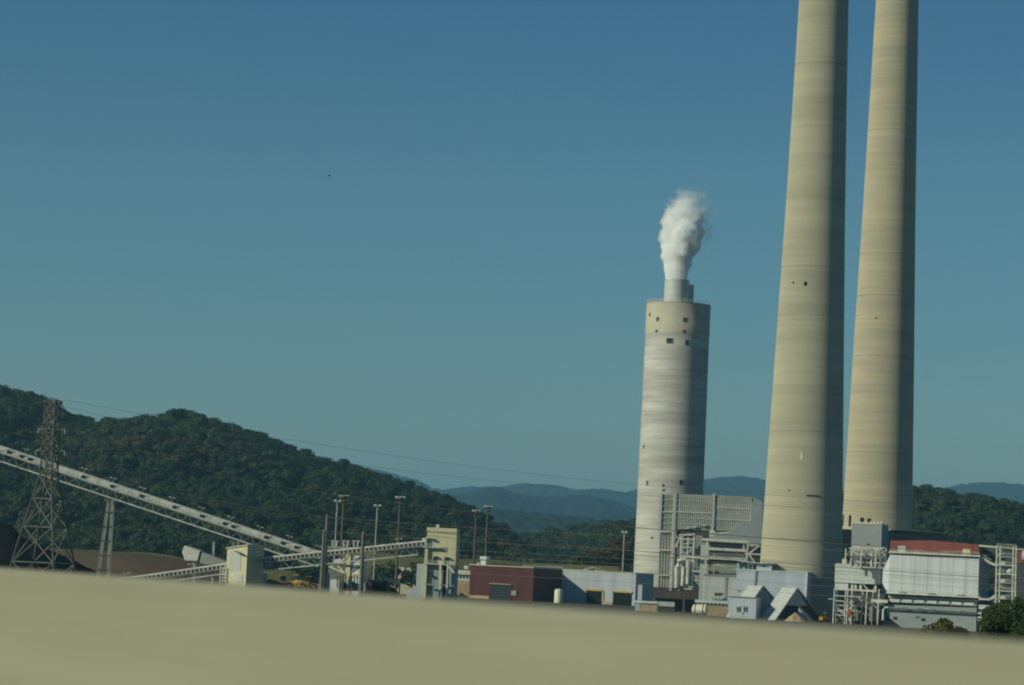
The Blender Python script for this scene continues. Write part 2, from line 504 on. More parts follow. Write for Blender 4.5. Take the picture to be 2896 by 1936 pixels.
wp = wood_points(hx, hy, hz, 16000, -460, 40, 1345, 2020, 0.4, 1)
scatter('hill_forest', 'dense dark green forest covering the hill at the left', wp, .7, 1.15, 3)
wp = wood_points(rx, ry, rz_, 8000, 150, 430, 1360, 1980, 1.5, 2)
scatter('rise_forest', 'green forest on the rise right of the tall stacks', wp, .65, 1.05, 9)
wp = wood_points(lx, ly, lz, 5000, -30, 160, 1640, 2350, 0.8, 4)
scatter('valley_forest', 'low dark woods between the hill and the white stack', wp, .7, 1.3, 14)

# berm of mown grass, bank of bare earth
def bank(name, label, pts, Yr, half, m, px0, px1, n=80, namp=.6):
    px = np.linspace(px0, px1, n)
    cx, cz = pix_height(px, skyline(pts, px), Yr)
    ys = np.linspace(Yr-half, Yr+half, 21)
    t = 1 - np.abs(ys-Yr)/half
    prof = t*t*(3-2*t)
    X = np.tile(cx, (21,1)); Yg = np.tile(ys[:,None], (1,n))
    edge = np.clip(np.minimum(np.arange(n), n-1-np.arange(n))/8, 0, 1)
    Z = np.maximum(cz,0)[None,:]*prof[:,None]*edge[None,:] + namp*fbm(X/25, Yg/25, 4, 5)*prof[:,None] - .05
    tag(grid_mesh(name, X, Yg, Z, m), label, kind='structure')

bank('grass_berm', 'long mown grass berm beyond the maroon building', [(980,1556),(1060,1556),(1100,1563),(1200,1576),(1300,1578),(1400,1580),(1480,1588),(1640,1594),(1800,1602)], 1210, 75, MT['grass'], 880, 1850)
bank('earth_bank', 'bare brown earth bank behind the sloping conveyor', [(-100,1545),(100,1550),(142,1553),(250,1556),(330,1560),(400,1563),(500,1576),(600,1592),(700,1615),(800,1640)], 905, 60, MT['earth'], -200, 820)
bank('grass_bank', 'strip of rough grass along the top of the earth bank', [(-100,1541),(142,1549),(250,1553),(330,1557),(400,1558),(450,1562),(560,1582),(700,1606),(900,1616)], 975, 40, MT['grass'], -200, 950)

# ------------------------------------------------------------------ road and parapet in front
d0 = ray(0,1607); d1 = ray(2896,1818)
PZ = CAMZ - 0.105
A = CAM + d0*((PZ-CAMZ)/d0.z); B = CAM + d1*((PZ-CAMZ)/d1.z)
along = (B - A); along.z = 0; along.normalize()
nrm = Vector((-along.y, along.x, 0))
if nrm.y < 0: nrm = -nrm                       # away from the camera
mid = (A + B)/2
par = empty('concrete_parapet', (mid.x, mid.y, PZ-1.07), math.atan2(along.y, along.x))
tag(par, 'long pale concrete parapet along the road in the foreground', 'barrier')
prof = [(0,0),(0,.10),(.035,.18),(.06,.95),(.06,1.045),(.085,1.07),(.285,1.07),(.31,1.045),(.31,0)]
m_ = MB(); m_.prism([(-60, y, z) for y, z in prof], (120,0,0)); m_.build('wall', MT['parapet'], par)
rd = MB()
for (a, b, z0, z1) in ((-13, .4, -.9, 0.0),):
    rd.box(-60, 60, a, b, z0, z1)
ro = rd.build('road', MT['asphalt']); ro.location = (mid.x, mid.y, PZ-1.071); ro.rotation_euler = (0,0,math.atan2(along.y, along.x))
tag(ro, 'asphalt road deck carrying the parapet', kind='structure')
em = MB(); em.prism([(-60,-40,-11),(-60,-13,-.95),(-60,.35,-.95),(-60,18,-11.6),(-60,-40,-11.6)], (120,0,0))
eo = em.build('embankment', MT['grass']); eo.location = ro.location; eo.rotation_euler = ro.rotation_euler
tag(eo, 'grassy embankment below the road', kind='structure')
pl = MB(); pl.box(-60,60,-1.1,-.98,.004,.008)
po = pl.build('edge_line', MT['cream']); po.location = ro.location; po.rotation_euler = ro.rotation_euler
tag(po, 'painted road edge line', kind='structure')

# ------------------------------------------------------------------ facade frame
TH = math.radians(18)
class Fac:
    """a thing whose front is a vertical plane through pixel column px at depth Y, turned by yaw.
       local x runs right along the front, y into the depth, z up from the ground"""
    def __init__(s, name, label, cat, px, Y, yaw=TH, group=None, py=1680):
        c = P(px, py, Y)
        s.o = Vector((c.x, c.y, 0))
        s.u = Vector((math.cos(yaw), -math.sin(yaw), 0)); s.w = Vector((math.sin(yaw), math.cos(yaw), 0))
        s.e = empty(name, s.o, -yaw)
        tag(s.e, label, cat, group)
    def sz(s, px, py, d=0.0):
        dr = ray(px, py)
        t = ((s.o + s.w*d) - CAM).dot(s.w) / dr.dot(s.w)
        p = CAM + dr*t - s.o
        return p.dot(s.u), p.z
    def pt(s, px, py, d=0.0):
        x, z = s.sz(px, py, d)
        return Vector((x, d, z))
    def rect(s, px0, py0, px1, py1, d=0.0):
        xm = (px0+px1)/2; ym = (py0+py1)/2
        return s.sz(px0, ym, d)[0], s.sz(px1, ym, d)[0], s.sz(xm, py1, d)[1], s.sz(xm, py0, d)[1]
    def box(s, name, m, px0, py0, px1, py1, d0=0.0, d1=10.0, parent=None, z0=None, bevel=0):
        x0, x1, za, zb = s.rect(px0, py0, px1, py1, d0)
        if z0 is not None: za = z0
        return MB().box(x0, x1, d0, d1, za, zb).build(name, m, parent or s.e, bevel=bevel)
    def bar(s, name, m, a, b, w=.4, h=None, d=0.0, d2=None, parent=None):
        pa = s.pt(a[0], a[1], d); pb = s.pt(b[0], b[1], d if d2 is None else d2)
        return MB().bar(pa, pb, w, h, Vector((0,1,0))).build(name, m, parent or s.e)
    def tube(s, name, m, pts, r, n=10, parent=None):
        return MB().tube([s.pt(p[0], p[1], p[2] if len(p) > 2 else 0.0) for p in pts], r, n).build(name, m, parent or s.e, smooth=True)
    def poly(s, name, m, pts, d0, d1, parent=None):
        return MB().prism([s.pt(x, y, d0) for x, y in pts], (0, d1-d0, 0)).build(name, m, parent or s.e)

# ------------------------------------------------------------------ tall stacks
def stack(name, label, cx_top, y_top, cx_base, Y, dia, m, H=305.0, seedz=0):
    """dia: list of (pixel y, width in px)"""
    c = P(cx_base, 1600, Y)
    e = empty(name, (c.x, c.y, 0))
    tag(e, label, 'chimney stack', 'pair of tall concrete stacks')
    zs = []
    for py, w in dia:
        z = P(cx_base + (cx_top-cx_base)*(1600-py)/1600.0, py, Y).z
        zs.append((z, w*Y/F/2))
    zs.sort()
    r0 = zs[0][1] + (zs[0][1]-zs[1][1])/(zs[1][0]-zs[0][0])*zs[0][0]
    slope = (zs[-1][1]-zs[-2][1])/(zs[-1][0]-zs[-2][0])
    prof = [(r0, -1.0)]
    def rad(z):
        if z <= zs[0][0]: return r0 + (zs[0][1]-r0)*z/zs[0][0]
        if z >= zs[-1][0]: return zs[-1][1] + slope*(z-zs[-1][0])*.7
        return float(np.interp(z, [q[0] for q in zs], [q[1] for q in zs]))
    lift = 2.44
    z = 0.0
    prof = []
    while z < H:
        prof.append((rad(z), z))
        z += lift
    prof.append((rad(H)-.9, H)); prof.append((rad(H)-.9, H-4))
    sh = MB(); sh.lathe(prof, 96); sh.build('shell', m, e, smooth=True)
    for zz in (27,62,97,118,141,186):
        zz += rnd.uniform(-5,5)
        ring = MB(); ring.lathe([(rad(zz)-.05,zz-.16),(rad(zz)+.05,zz-.10),(rad(zz)+.05,zz+.10),(rad(zz)-.05,zz+.16)], 72, cap=False)
        ring.build('lift_joint', MT['joint'], e, smooth=True)
    lip = MB(); lip.lathe([(rad(H)-.9,H-.1),(rad(H)+.5,H-.1),(rad(H)+.5,H+1.0),(rad(H)-.9,H+1.0)], 72, cap=False); lip.build('cap_ring', MT['darksteel'], e)
    def port(px, py, w, h, mm=MT['dark'], nm='port'):
        # a recessed opening on the shell where the pixel ray meets it
        dr = ray(px, py).normalized()
        q = CAM - Vector((c.x, c.y, 0))
        zc = P(px, py, Y).z; R = rad(zc)
        a = dr.x**2+dr.y**2; b = 2*(q.x*dr.x+q.y*dr.y); cc = q.x**2+q.y**2-R*R
        D = b*b-4*a*cc
        if D < 0: return
        t = (-b-math.sqrt(D))/(2*a)
        p = q + dr*t
        ang = math.atan2(p.y, p.x)
        o = MB().box(-.5,.12,-w/2,w/2,-h/2,h/2).build(nm, mm, e)
        o.location = (math.cos(ang)*R, math.sin(ang)*R, p.z); o.rotation_euler = (0,0,ang)
        return o
    return e, rad, port

eA, radA, portA = stack('chimney_stack', 'nearer and thicker of the two tall tan concrete stacks', 2332, 0, 2265, 950,
    [(0,141),(300,154),(600,169),(1000,194),(1300,213),(1600,231)], MT['tan_conc'])
portA(2278,803,1.0,1.3); portA(2243,800,.9,.5); portA(2267,1287,.8,2.4,MT['cream'],'patch')
portA(2300,1400,4.5,.35); portA(2232,1385,.7,.4)
eB, radB, portB = stack('chimney_stack', 'farther and slimmer tall ochre concrete stack behind the nearer one', 2533, 0, 2476, 1066,
    [(0,121),(300,135),(600,149),(1000,172),(1400,192),(1600,203)], MT['ochre_conc'])
portB(2385,1470,1.3,4.2); portB(2404,1471,1.3,4.2); portB(2438,1470,1.5,2.2); portB(2458,1472,1.4,2.0); portB(2478,900,.9,.4); portB(2590,92,.5,.5)

# ------------------------------------------------------------------ shorter white stack with two flues
YS = 1180
def zpx(px, py, Y): return P(px, py, Y).z
cS = P(1891, 1500, YS)
eS = empty('scrubber_stack', (cS.x, cS.y, 0))
tag(eS, 'short wide weathered white concrete stack with two flues and steam rising', 'chimney stack')
zt = zpx(1918, 862, YS); zb = zpx(1914, 950, YS)
rS = lambda z: (189 - 8*min(z, zb)/zb)/2*YS/F
prof = []
z = 0.0
while z < zb - .2:
    z2 = min(z+1.9, zb)
    prof.append((rS(z), z))
    z = z2
prof.append((rS(zb), zb + .02))
MB().lathe(prof, 96).build('shell', MT['white_conc'], eS, smooth=True)
RT_ = rS(zb)+.12
MB().lathe([(RT_-.5,zb-.25),(RT_,zb-.2),(RT_,zb+5.3),(RT_-.03,zb+5.35),(RT_-.03,zt-.3),(RT_+.12,zt-.25),(RT_+.12,zt),(RT_-1.0,zt),(RT_-1.0,zt-.4)], 96, cap=True).build('top_band', MT['beige_paint'], eS, smooth=True)
fr = 5.1
zl = zpx(1911, 795, YS); zl2 = zpx(1940, 803, YS)
for (px, dy, zz, lb) in ((1912,-3.2,zl,1),(1927,6.5,zl2,0)):
    pc = P(px, 850, YS+dy)
    fx, fy = pc.x-cS.x, pc.y-cS.y
    fl = MB().lathe([(fr,zt-2),(fr,zz),(fr-.25,zz),(fr-.25,zz-8)], 48, cap=False).build('flue', MT['liner'], eS, smooth=True)
    fl.location = (fx, fy, 0)
    for q in (.33, .66, .97):
        zz2 = zt + (zz-zt)*q
        MB().lathe([(fr-.02,zz2-.12),(fr+.14,zz2-.1),(fr+.14,zz2+.1),(fr-.02,zz2+.12)], 48, cap=False).build('stiffener_ring', MT['white_steel'], fl, smooth=True)
for k in range(44):
    t = 2*math.pi*k/44
    MB().bar((math.cos(t)*(RT_-.1), math.sin(t)*(RT_-.1), zt), (math.cos(t)*(RT_-.1), math.sin(t)*(RT_-.1), zt+1.15), .09).build('rail_post', MT['white_steel'], eS)
for h in (.6, 1.15):
    pts = [(math.cos(2*math.pi*k/48)*(RT_-.1), math.sin(2*math.pi*k/48)*(RT_-.1), zt+h) for k in range(49)]
    MB().tube(pts, .06, 5, cap=False).build('rail', MT['white_steel'], eS)
def portS(px, py, w, h, mm, nm='window'):
    dr = ray(px, py).normalized(); q = CAM - Vector((cS.x, cS.y, 0))
    zc = zpx(px, py, YS); R = RT_ if zc > zb else rS(zc)
    a = dr.x**2+dr.y**2; b = 2*(q.x*dr.x+q.y*dr.y); cc = q.x**2+q.y**2-R*R
    t = (-b-math.sqrt(max(b*b-4*a*cc,0)))/(2*a); p = q+dr*t; ang = math.atan2(p.y,p.x)
    o = MB().box(-.4,.06,-w/2,w/2,-h/2,h/2).build(nm, mm, eS)
    o.location = (math.cos(ang)*R, math.sin(ang)*R, p.z); o.rotation_euler = (0,0,ang)
    fm = MB()
    for (y0,y1,z0,z1) in ((-w/2-.12,w/2+.12,h/2,h/2+.12),(-w/2-.12,w/2+.12,-h/2-.12,-h/2),(-w/2-.12,-w/2,-h/2,h/2),(w/2,w/2+.12,-h/2,h/2)):
        fm.box(-.3,.10,y0,y1,z0,z1)
    fm.build('frame', MT['hood_grey'], o)
for a in ((1838,891,1.0,1.3),(1860,903,1.2,1.6),(1937,905,1.4,1.7),(1857,937,1.1,1.0),(1935,938,1.1,1.1),(1894,963,2.7,1.7),(1943,968,1.5,1.6),
          (1821,1261,1.0,1.3),(1831,1364,.9,1.7),(1876,1371,.9,1.0),(1877,1384,1.0,.9),(1844,1519,.8,.9),(1926,1362,1.4,2.0)):
    portS(*a, MT['glass'])

# steam from the front flue
pv = P(1912, 795, YS-3.2)
st_h = (795-540)*YS/F
steam = MB()
HS = st_h*1.04
steam.lathe([(4.8,-1.0),(6.2,1),(9.8,7),(14,13),(16,22),(16,30),(15,HS+1.5),(6,HS+3.2)], 24)
mS = bpy.data.materials.new('steam'); mS.use_nodes = True
t = mS.node_tree; N = t.nodes; L = t.links
N.remove(N['Principled BSDF'])
out = N['Material Output']
vol = N.new('ShaderNodeVolumePrincipled')
vol.inputs['Color'].default_value = (.988,.996,.999,1)
vol.inputs['Anisotropy'].default_value = 0.0
L.new(vol.outputs[0], out.inputs['Volume'])
tc = N.new('ShaderNodeTexCoord')
sx = N.new('ShaderNodeSeparateXYZ'); L.new(tc.outputs['Object'], sx.inputs[0])
def math_(op, a, b=None, c=None, clamp=False):
    n = N.new('ShaderNodeMath'); n.operation = op; n.use_clamp = clamp
    for i, q in enumerate((a, b, c)):
        if q is None: continue
        if isinstance(q, (int, float)): n.inputs[i].default_value = q
        else: L.new(q, n.inputs[i])
    return n.outputs[0]
def curve(src, pts):
    n = N.new('ShaderNodeFloatCurve')
    c = n.mapping.curves[0]
    c.points[0].location = pts[0]; c.points[1].location = pts[-1]
    for p in pts[1:-1]: c.points.new(*p)
    n.mapping.update()
    L.new(src, n.inputs['Value'])
    return n.outputs[0]
zn = math_('DIVIDE', sx.outputs[2], HS, clamp=True)
# radius (in units of 10 m) and sideways drift (units of 10 m, offset .5) up the plume
Rz = math_('MULTIPLY', curve(zn, [(0,.47),(.12,.54),(.25,.70),(.40,.84),(.60,.86),(.75,.78),(.90,.54),(1,.10)]), 10.0)
ox = math_('MULTIPLY', math_('SUBTRACT', curve(zn, [(0,.5),(.2,.52),(.45,.66),(.7,.70),(.85,.78),(1,.86)]), .5), 10.0)
dx = math_('SUBTRACT', sx.outputs[0], ox)
rr = math_('SQRT', math_('ADD', math_('MULTIPLY', dx, dx), math_('MULTIPLY', sx.outputs[1], sx.outputs[1])))
def noise(scale, det, off, rough=.55):
    mp = N.new('ShaderNodeMapping'); mp.inputs['Location'].default_value = off
    L.new(tc.outputs['Object'], mp.inputs[0])
    n = N.new('ShaderNodeTexNoise'); n.inputs['Scale'].default_value = scale; n.inputs['Detail'].default_value = det
    n.inputs['Roughness'].default_value = rough
    L.new(mp.outputs[0], n.inputs[0]); return n.outputs[0]
amp = math_('MULTIPLY', curve(zn, [(0,.04),(.12,.12),(.3,.34),(.5,.55),(.8,.75),(1,.8)]), 9.0)
nz = math_('ADD', math_('MULTIPLY', math_('SUBTRACT', noise(.19,5,(3,1,7),.53), .5), 2.9), math_('MULTIPLY', math_('SUBTRACT', noise(.42,3,(1,8,2)), .5), 0.5))
ff = math_('SUBTRACT', math_('ADD', Rz, math_('MULTIPLY', nz, amp)), rr)
edge = math_('ADD', math_('MULTIPLY', zn, 3.8), .40)
dn = math_('DIVIDE', ff, edge, clamp=True)
core = curve(zn, [(0,.9),(.5,.75),(.75,.35),(.9,.12),(1,.04)])
dens = math_('MULTIPLY', math_('MULTIPLY', dn, core), 1.8)
# thin wisps on the lee side
wf = math_('SUBTRACT', noise(.16,4,(9,4,2)), .56)
wr = math_('MULTIPLY', math_('DIVIDE', math_('SUBTRACT', 15.5, rr), 6.0, clamp=True), math_('DIVIDE', math_('ADD', dx, 5.0), 14.0, clamp=True))
wis = math_('MULTIPLY', math_('MULTIPLY', math_('MULTIPLY', wf, wr, clamp=True), curve(zn, [(0,0),(.35,.1),(.6,.9),(.85,.8),(1,.15)])), 1.5)
L.new(math_('ADD', dens, wis), vol.inputs['Density'])
so = steam.build('steam_plume', mS)
so.location = pv
tag(so, 'white steam plume rising from the front flue of the short stack', 'steam plume', kind='stuff')

# ------------------------------------------------------------------ pylon
YP = 600
def pylon():
    base = P(122, 1600, YP)
    e = empty('pylon', (base.x, base.y, 0))
    tag(e, 'tall weathered steel lattice pylon in front of the sloping conveyor', 'pylon')
    zt = zpx(158, 1130, YP); zw = zpx(148, 1345, YP)
    psi = math.radians(26.6)
    def R(z):
        return 9.2 + (1.95-9.2)*z/zw if z < zw else 1.95 + (1.55-1.95)*(z-zw)/(zt-zw)
    def corner(k, z):
        a = psi + math.pi/2*k
        return Vector((R(z)*math.cos(a), R(z)*math.sin(a), z))
    for k in range(4):
        m = MB(); m.bar(corner(k,0), corner(k,zw), .34); m.bar(corner(k,zw), corner(k,zt), .26)
        m.build('leg', MT['weath_steel'], e)
    lev = [0, 9, 16.5, 22.5, zw]
    n = 7
    lev += [zw+(zt-zw)*i/n for i in range(1,n+1)]
    for i in range(len(lev)-1):
        a, b = lev[i], lev[i+1]
        w = .20 if i < 4 else .13
        for k in range(4):
            MB().bar(corner(k,a), corner(k+1,b), w).build('brace', MT['weath_steel'], e)
            MB().bar(corner(k+1,a), corner(k,b), w).build('brace', MT['weath_steel'], e)
            MB().bar(corner(k,b), corner(k+1,b), w).build('strut', MT['weath_steel'], e)
    arm = Vector((math.cos(math.radians(-30)), math.sin(math.radians(-30)), 0))
    ends = []
    for zz, ln in ((zt-.3,2.6),(zt-6.2,3.6),(zt-10.8,3.9)):
        for s in (-1,1):
            tip = arm*ln*s + Vector((0,0,zz))
            m = MB()
            for kk in (-1,1):
                m.bar(Vector((0,kk*1.1,zz)), tip, .15); m.bar(Vector((0,kk*1.1,zz+1.4 if zz < zt-1 else zz)), tip, .12)
            a_ = m.build('crossarm', MT['weath_steel'], e)
            if zz < zt-1:
                MB().tube([tip, tip+Vector((0,0,-.9))], .09, 8).build('insulator', MT['insul'], a_)
            ends.append(e.location + tip + Vector((0,0,-1.7 if zz < zt-1 else 0)))
    return e, ends
pyl, arm_ends = pylon()

# overhead wires: (label, list of pixel points with depth)
def wire(label, pts, r=.04):
    w3 = [P(px, py, Y) for px, py, Y in pts]
    # smooth through the given points
    out = []
    for i in range(len(w3)-1):
        p0 = w3[max(i-1,0)]; p1 = w3[i]; p2 = w3[i+1]; p3 = w3[min(i+2,len(w3)-1)]
        for k in range(8):
            t = k/8
            out.append(.5*((2*p1)+(p2-p0)*t+(2*p0-5*p1+4*p2-p3)*t*t+(3*p1-p0-3*p2+p3)*t**3))
    out.append(w3[-1])
    o0 = out[0]
    o = MB().tube([p-o0 for p in out], r, 5).build('overhead_wire', MT['wire'], smooth=True)
    o.location = o0
    tag(o, label, 'wire', 'overhead wires across the plant')
WY = [600,605,610,618,625,632,640]
def wline(label, pix, r=.04, ya=600, yb=640):
    n = len(pix)
    wire(label, [(x, y, ya+(yb-ya)*i/(n-1)) for i, (x, y) in enumerate(pix)], r)
wline('faint wire running right from the pylon top across the sky', [(186,1129),(420,1172),(800,1238),(1300,1312),(1800,1368),(2500,1420),(3100,1455)], .028)
wline('second faint sky wire just below the one from the pylon top', [(160,1142),(450,1210),(900,1296),(1400,1358),(1900,1405),(2500,1450),(3100,1485)], .028)
wline('highest dark wire crossing the forested hill from the pylon upper arm', [(200,1216),(450,1290),(700,1357),(909,1391),(1300,1442),(1800,1490),(2400,1538),(3100,1590)], .075)
wline('middle dark wire crossing the forested hill from the pylon lower arm', [(160,1264),(500,1392),(909,1458),(1300,1511),(1800,1556),(2400,1604),(3100,1652)], .065)
wline('lowest wire of the pair crossing the hill above the light masts', [(160,1268),(500,1401),(909,1470),(1300,1522),(1800,1567),(2400,1615),(3100,1664)], .045)
wline('wire running left from the pylon upper arm past the hill', [(-300,1236),(0,1211),(118,1201),(190,1210)], .05, 560, 600)
wline('wire running left from the pylon lower arm above the conveyor', [(-300,1300),(0,1274),(108,1259),(150,1262)], .05, 560, 600)
wline('wire running left just under the conveyor beside the pylon', [(-300,1350),(0,1324),(120,1312),(150,1314)], .05, 560, 600)
for k, (a, b) in enumerate(((1480,1590),(1520,1628),(1545,1650),(1560,1662),(1583,1688),(1610,1712))):
    lab = ['thin dark wire crossing the tan stack above the steel beams', 'thin dark wire crossing level with the ribbed duct underside', 'thin dark wire crossing the stacks just above the pale blue roof',
           'paired thin dark wire crossing the upper white precipitator wall', 'thin dark wire crossing the middle of the pale blue wall', 'lowest thin dark wire crossing the lower pale blue wall'][k]
    y0 = a + 30
    wline(lab, [(900,y0-52),(1300,y0-22),(1700,y0),(2100,y0+26),(2500,y0+54),(3100,y0+96)], .028, 640, 560)

# ------------------------------------------------------------------ conveyors
def conveyor(name, label, A, B, width, wall_h, truss, style, seg, lamp=0, cover_mat='white_steel', lower_trim=(0,0)):
    A = Vector(A); B = Vector(B)
    e = empty(name, (A.x, A.y, 0))
    tag(e, label, 'conveyor')
    a = (B-A); Ln = a.length; a.normalize()
    w = Vector((-a.y, a.x, 0)).normalized()
    if w.y < 0: w = -w                       # away from the camera
    up = Vector((0,0,1)); n = (up - a*up.dot(a)).normalized()
    O = Vector((A.x, A.y, 0))
    def pt(s, x, h): return A - O + a*s + w*x + n*h
    hw = width/2
    # floor slab under the belt, belt, chords
    MB().bar(pt(0,0,0), pt(Ln,0,0), width, .25).build('deck', MT['darksteel'], e)
    for sx_ in (-1,1):
        MB().bar(pt(0,sx_*(hw+.16),-.02), pt(Ln,sx_*(hw+.16),-.02), .2, .3).build('upper_chord', MT['grey_steel'], e)
        MB().bar(pt(lower_trim[0],sx_*hw,-truss), pt(Ln-lower_trim[1],sx_*hw,-truss), .26, .3).build('lower_chord', MT['white_steel'], e)
    ns = max(2, int(Ln/ (truss*1.6)))
    for i in range(ns):
        s0 = max(Ln*i/ns, lower_trim[0]); s1 = min(Ln*(i+1)/ns, Ln-lower_trim[1])
        for sx_ in (-1,1):
            MB().bar(pt(s0,sx_*hw,-truss), pt((s0+s1)/2,sx_*hw,0), .13).build('diagonal', MT['grey_steel'], e)
            MB().bar(pt((s0+s1)/2,sx_*hw,0), pt(s1,sx_*hw,-truss), .13).build('diagonal', MT['grey_steel'], e)
    # covers
    k = int(Ln/seg)
    for i in range(k):
        s0 = Ln*i/k + .04; s1 = Ln*(i+1)/k - .04
        if style == 'arch':
            m = MB(); q = 9
            ring = []
            for j in range(q+1):
                t = math.pi*j/q
                ring.append((-math.cos(t)*hw, .15 + math.sin(t)**.7*wall_h))
            ring = [(-hw, .13)] + ring[1:-1] + [(hw, .13)]
            m.prism([pt(s0, x, h) for x, h in ring], a*(s1-s0))
            c = m.build('cover', MT[cover_mat], e, smooth=True)
            if i % 3 == 1 or rnd.random() < .22:
                sd_ = rnd.uniform(.15,.6)
                ch = MB().box(-.55,.55,-.08,.08,-.42,.42).build('hatch', MT['dark'], c)
                ch.matrix_local = Matrix((a, w, n)).transposed().to_4x4()
                ch.location = pt(s0 + (s1-s0)*sd_, -hw-.01, .13+wall_h*.42)
                cc = MB().box(-.75,.75,-.25,.10,.42,.52).build('hatch_hood', MT[cover_mat], c)
                cc.matrix_local = ch.matrix_local.copy(); cc.location = ch.location
        else:
            m = MB()
            m.prism([pt(s0,-hw,.14), pt(s0,-hw,wall_h), pt(s0,-hw*.5,wall_h+.28), pt(s0,hw*.5,wall_h+.28), pt(s0,hw,wall_h), pt(s0,hw,.14)], a*(s1-s0))
            c = m.build('cover', MT[cover_mat], e)
            for sx_ in (-1,):
                wd = MB().box(-seg*.27,seg*.27,-.06,.06,-wall_h*.34,wall_h*.30).build('window', MT['dark'], c)
                wd.matrix_local = Matrix((a, w, n)).transposed().to_4x4()
                wd.location = pt((s0+s1)/2, sx_*hw, wall_h*.55)
    # walkway rail and lamps
    for h in (.55, 1.0):
        MB().bar(pt(0,-hw-.75,h-.1), pt(Ln,-hw-.75,h-.1), .05).build('handrail', MT['grey_steel'], e)
    if lamp:
        s = lamp*.6
        while s < Ln - 1:
            p0 = pt(s, 0, wall_h+.1)
            po_ = MB().bar(p0, p0+Vector((0,0,1.1)), .10).build('lamp_post', MT['grey_steel'], e)
            for dx_ in (-.55, .55):
                MB().box(-.36,.36,-.15,.15,-.07,.09).build('lamp', MT['insul'], po_).location = p0 + a*dx_ + Vector((0,0,1.2))
            s += lamp
    return e, pt, Ln

Y1 = 750
A1 = P(-150, 1228, Y1); B1 = P(906, 1578, Y1)
c1, pt1, L1 = conveyor('coal_conveyor', 'long covered conveyor sloping down from upper left in front of the hill', A1, B1, 3.2, 1.75, 2.15, 'arch', 2.75, lamp=8.2)
def bent(px, py, name='support'):
    """two-legged trestle under conveyor 1"""
    top = P(px, py, Y1) - Vector((A1.x, A1.y, 0))
    g_ = empty('trestle', (0,0,0)); g_.parent = c1
    for i, (dx0, dx1, dy) in enumerate(((-.55,-2.6,-1.5),(.6,.6,-1.5),(-.55,-2.6,1.5),(.6,.6,1.5))):
        b = Vector((top.x+dx1, top.y+dy, 0))
        t_ = Vector((top.x+dx0, top.y+dy*.8, top.z))
        MB().bar(b, t_, .62, .62).build('leg', MT['grey_steel'], g_)
    for q in (.12,.27,.42,.57,.72,.87):
        z = top.z*q
        xl = top.x-2.6+2.05*q
        for dy in (-1.5,1.5):
            MB().bar((xl-.3, top.y+dy, z), (top.x+.9, top.y+dy, z), .5, .34).build('cross_tie', MT['darksteel'], g_)
    MB().bar((top.x-1.2,top.y-1.6,top.z),(top.x-1.2,top.y+1.6,top.z),.4).build('cap_beam', MT['grey_steel'], g_)
bent(313, 1412); bent(668, 1530)

Y2 = 700
c2, pt2, L2 = conveyor('conveyor_gallery', 'windowed conveyor gallery rising right to the tall pale yellow tower', P(742,1589,Y2), P(1203,1541,Y2), 2.6, 1.05, 2.0, 'win', 1.05, lamp=13, lower_trim=(0,2.0))
c3, pt3, L3 = conveyor('conveyor_gallery', 'windowed conveyor gallery rising out of the ground to the small yellow transfer house', P(250,1662,Y2), P(650,1604,Y2), 2.6, 1.05, 1.2, 'win', 1.05, lamp=16)

# grey enclosed chute left of the transfer house
ch = Fac('grey_chute', 'grey enclosed box chute slanting down behind the transfer house', 'chute', 520, 745, math.radians(10))
ch.poly('head_box', MT['rib_light'], [(521,1541),(565,1556),(556,1590),(543,1586),(523,1583),(515,1560)], 0, 4)
ch.poly('chute_body', MT['rib_grey'], [(565,1557),(648,1589),(648,1602),(588,1594),(558,1589)], .4, 3.6)
ch.bar('leg', MT['grey_steel'], (551,1588), (548,1670), .7, .7, 1.0)
ch.bar('leg', MT['grey_steel'], (605,1530), (600,1670), .55, .55, 5.0)
ch.box('base_plate', MT['darksteel'], 523,1583,557,1586, -.2, 4.1)

# small yellow transfer house
th = Fac('transfer_house', 'small pale yellow transfer house where the two galleries meet', 'transfer tower', 640, 697, math.radians(24))
x0, x1, za, zb_ = th.rect(640,1545,697,1660)
zl_ = th.sz(641,1550)[1]; zr_ = th.sz(697,1540)[1]
MB().prism([(x0,0,0),(x1,0,0),(x1,0,zr_),(x0,0,zl_)], (0,8.5,0)).build('wall', MT['yellow'], th.e)
MB().prism([(x0-.3,-.3,zl_+.05),(x1+.3,-.3,zr_+.05),(x1+.3,-.3,zr_+.25),(x0-.3,-.3,zl_+.25)], (0,9.1,0)).build('roof', MT['cream'], th.e)
th.box('panel_door', MT['sid_lgrey'], 650,1555,681,1611, -.08, .05)
th.box('door', MT['sid_lgrey'], 668,1622,686,1645, -.08, .05)
th.box('window', MT['sid_white'], 652,1620,663,1628, -.06, .05)
cn = th.poly('canopy', MT['darksteel'], [(663,1556),(684,1564),(684,1566),(663,1558)], -1.2, -.05)
for k in range(5):
    th.bar('stair_rail', MT['white_steel'], (622,1604+k*9), (640,1606+k*9), .12, .12, -.5)
for px in (624,632,638): th.bar('stair_post', MT['white_steel'], (px,1600), (px-3,1650), .14, .14, -.5)
an = Fac('side_annex', 'grey annex with dark doorway beside the yellow transfer house', 'annex', 716, 704, math.radians(24))
an.box('wall', MT['hood_grey'], 716,1618,738,1660, 0, 3, z0=0)
an.box('door_leaf', MT['sid_lgrey'], 697,1590,705,1615, -.3, 0)

cy_ = MB(); _a = P(735,1640,835); _b = P(905,1640,835)
cy_.prism([(_a.x-12,812,-.05),(_a.x-2,822,3.3),(_b.x-1,822,3.3),(_b.x+6,812,-.05)], (0,90,0))
tag(cy_.build('coal_yard', MT['coal']), 'low black coal yard bed under the loaders', kind='structure')
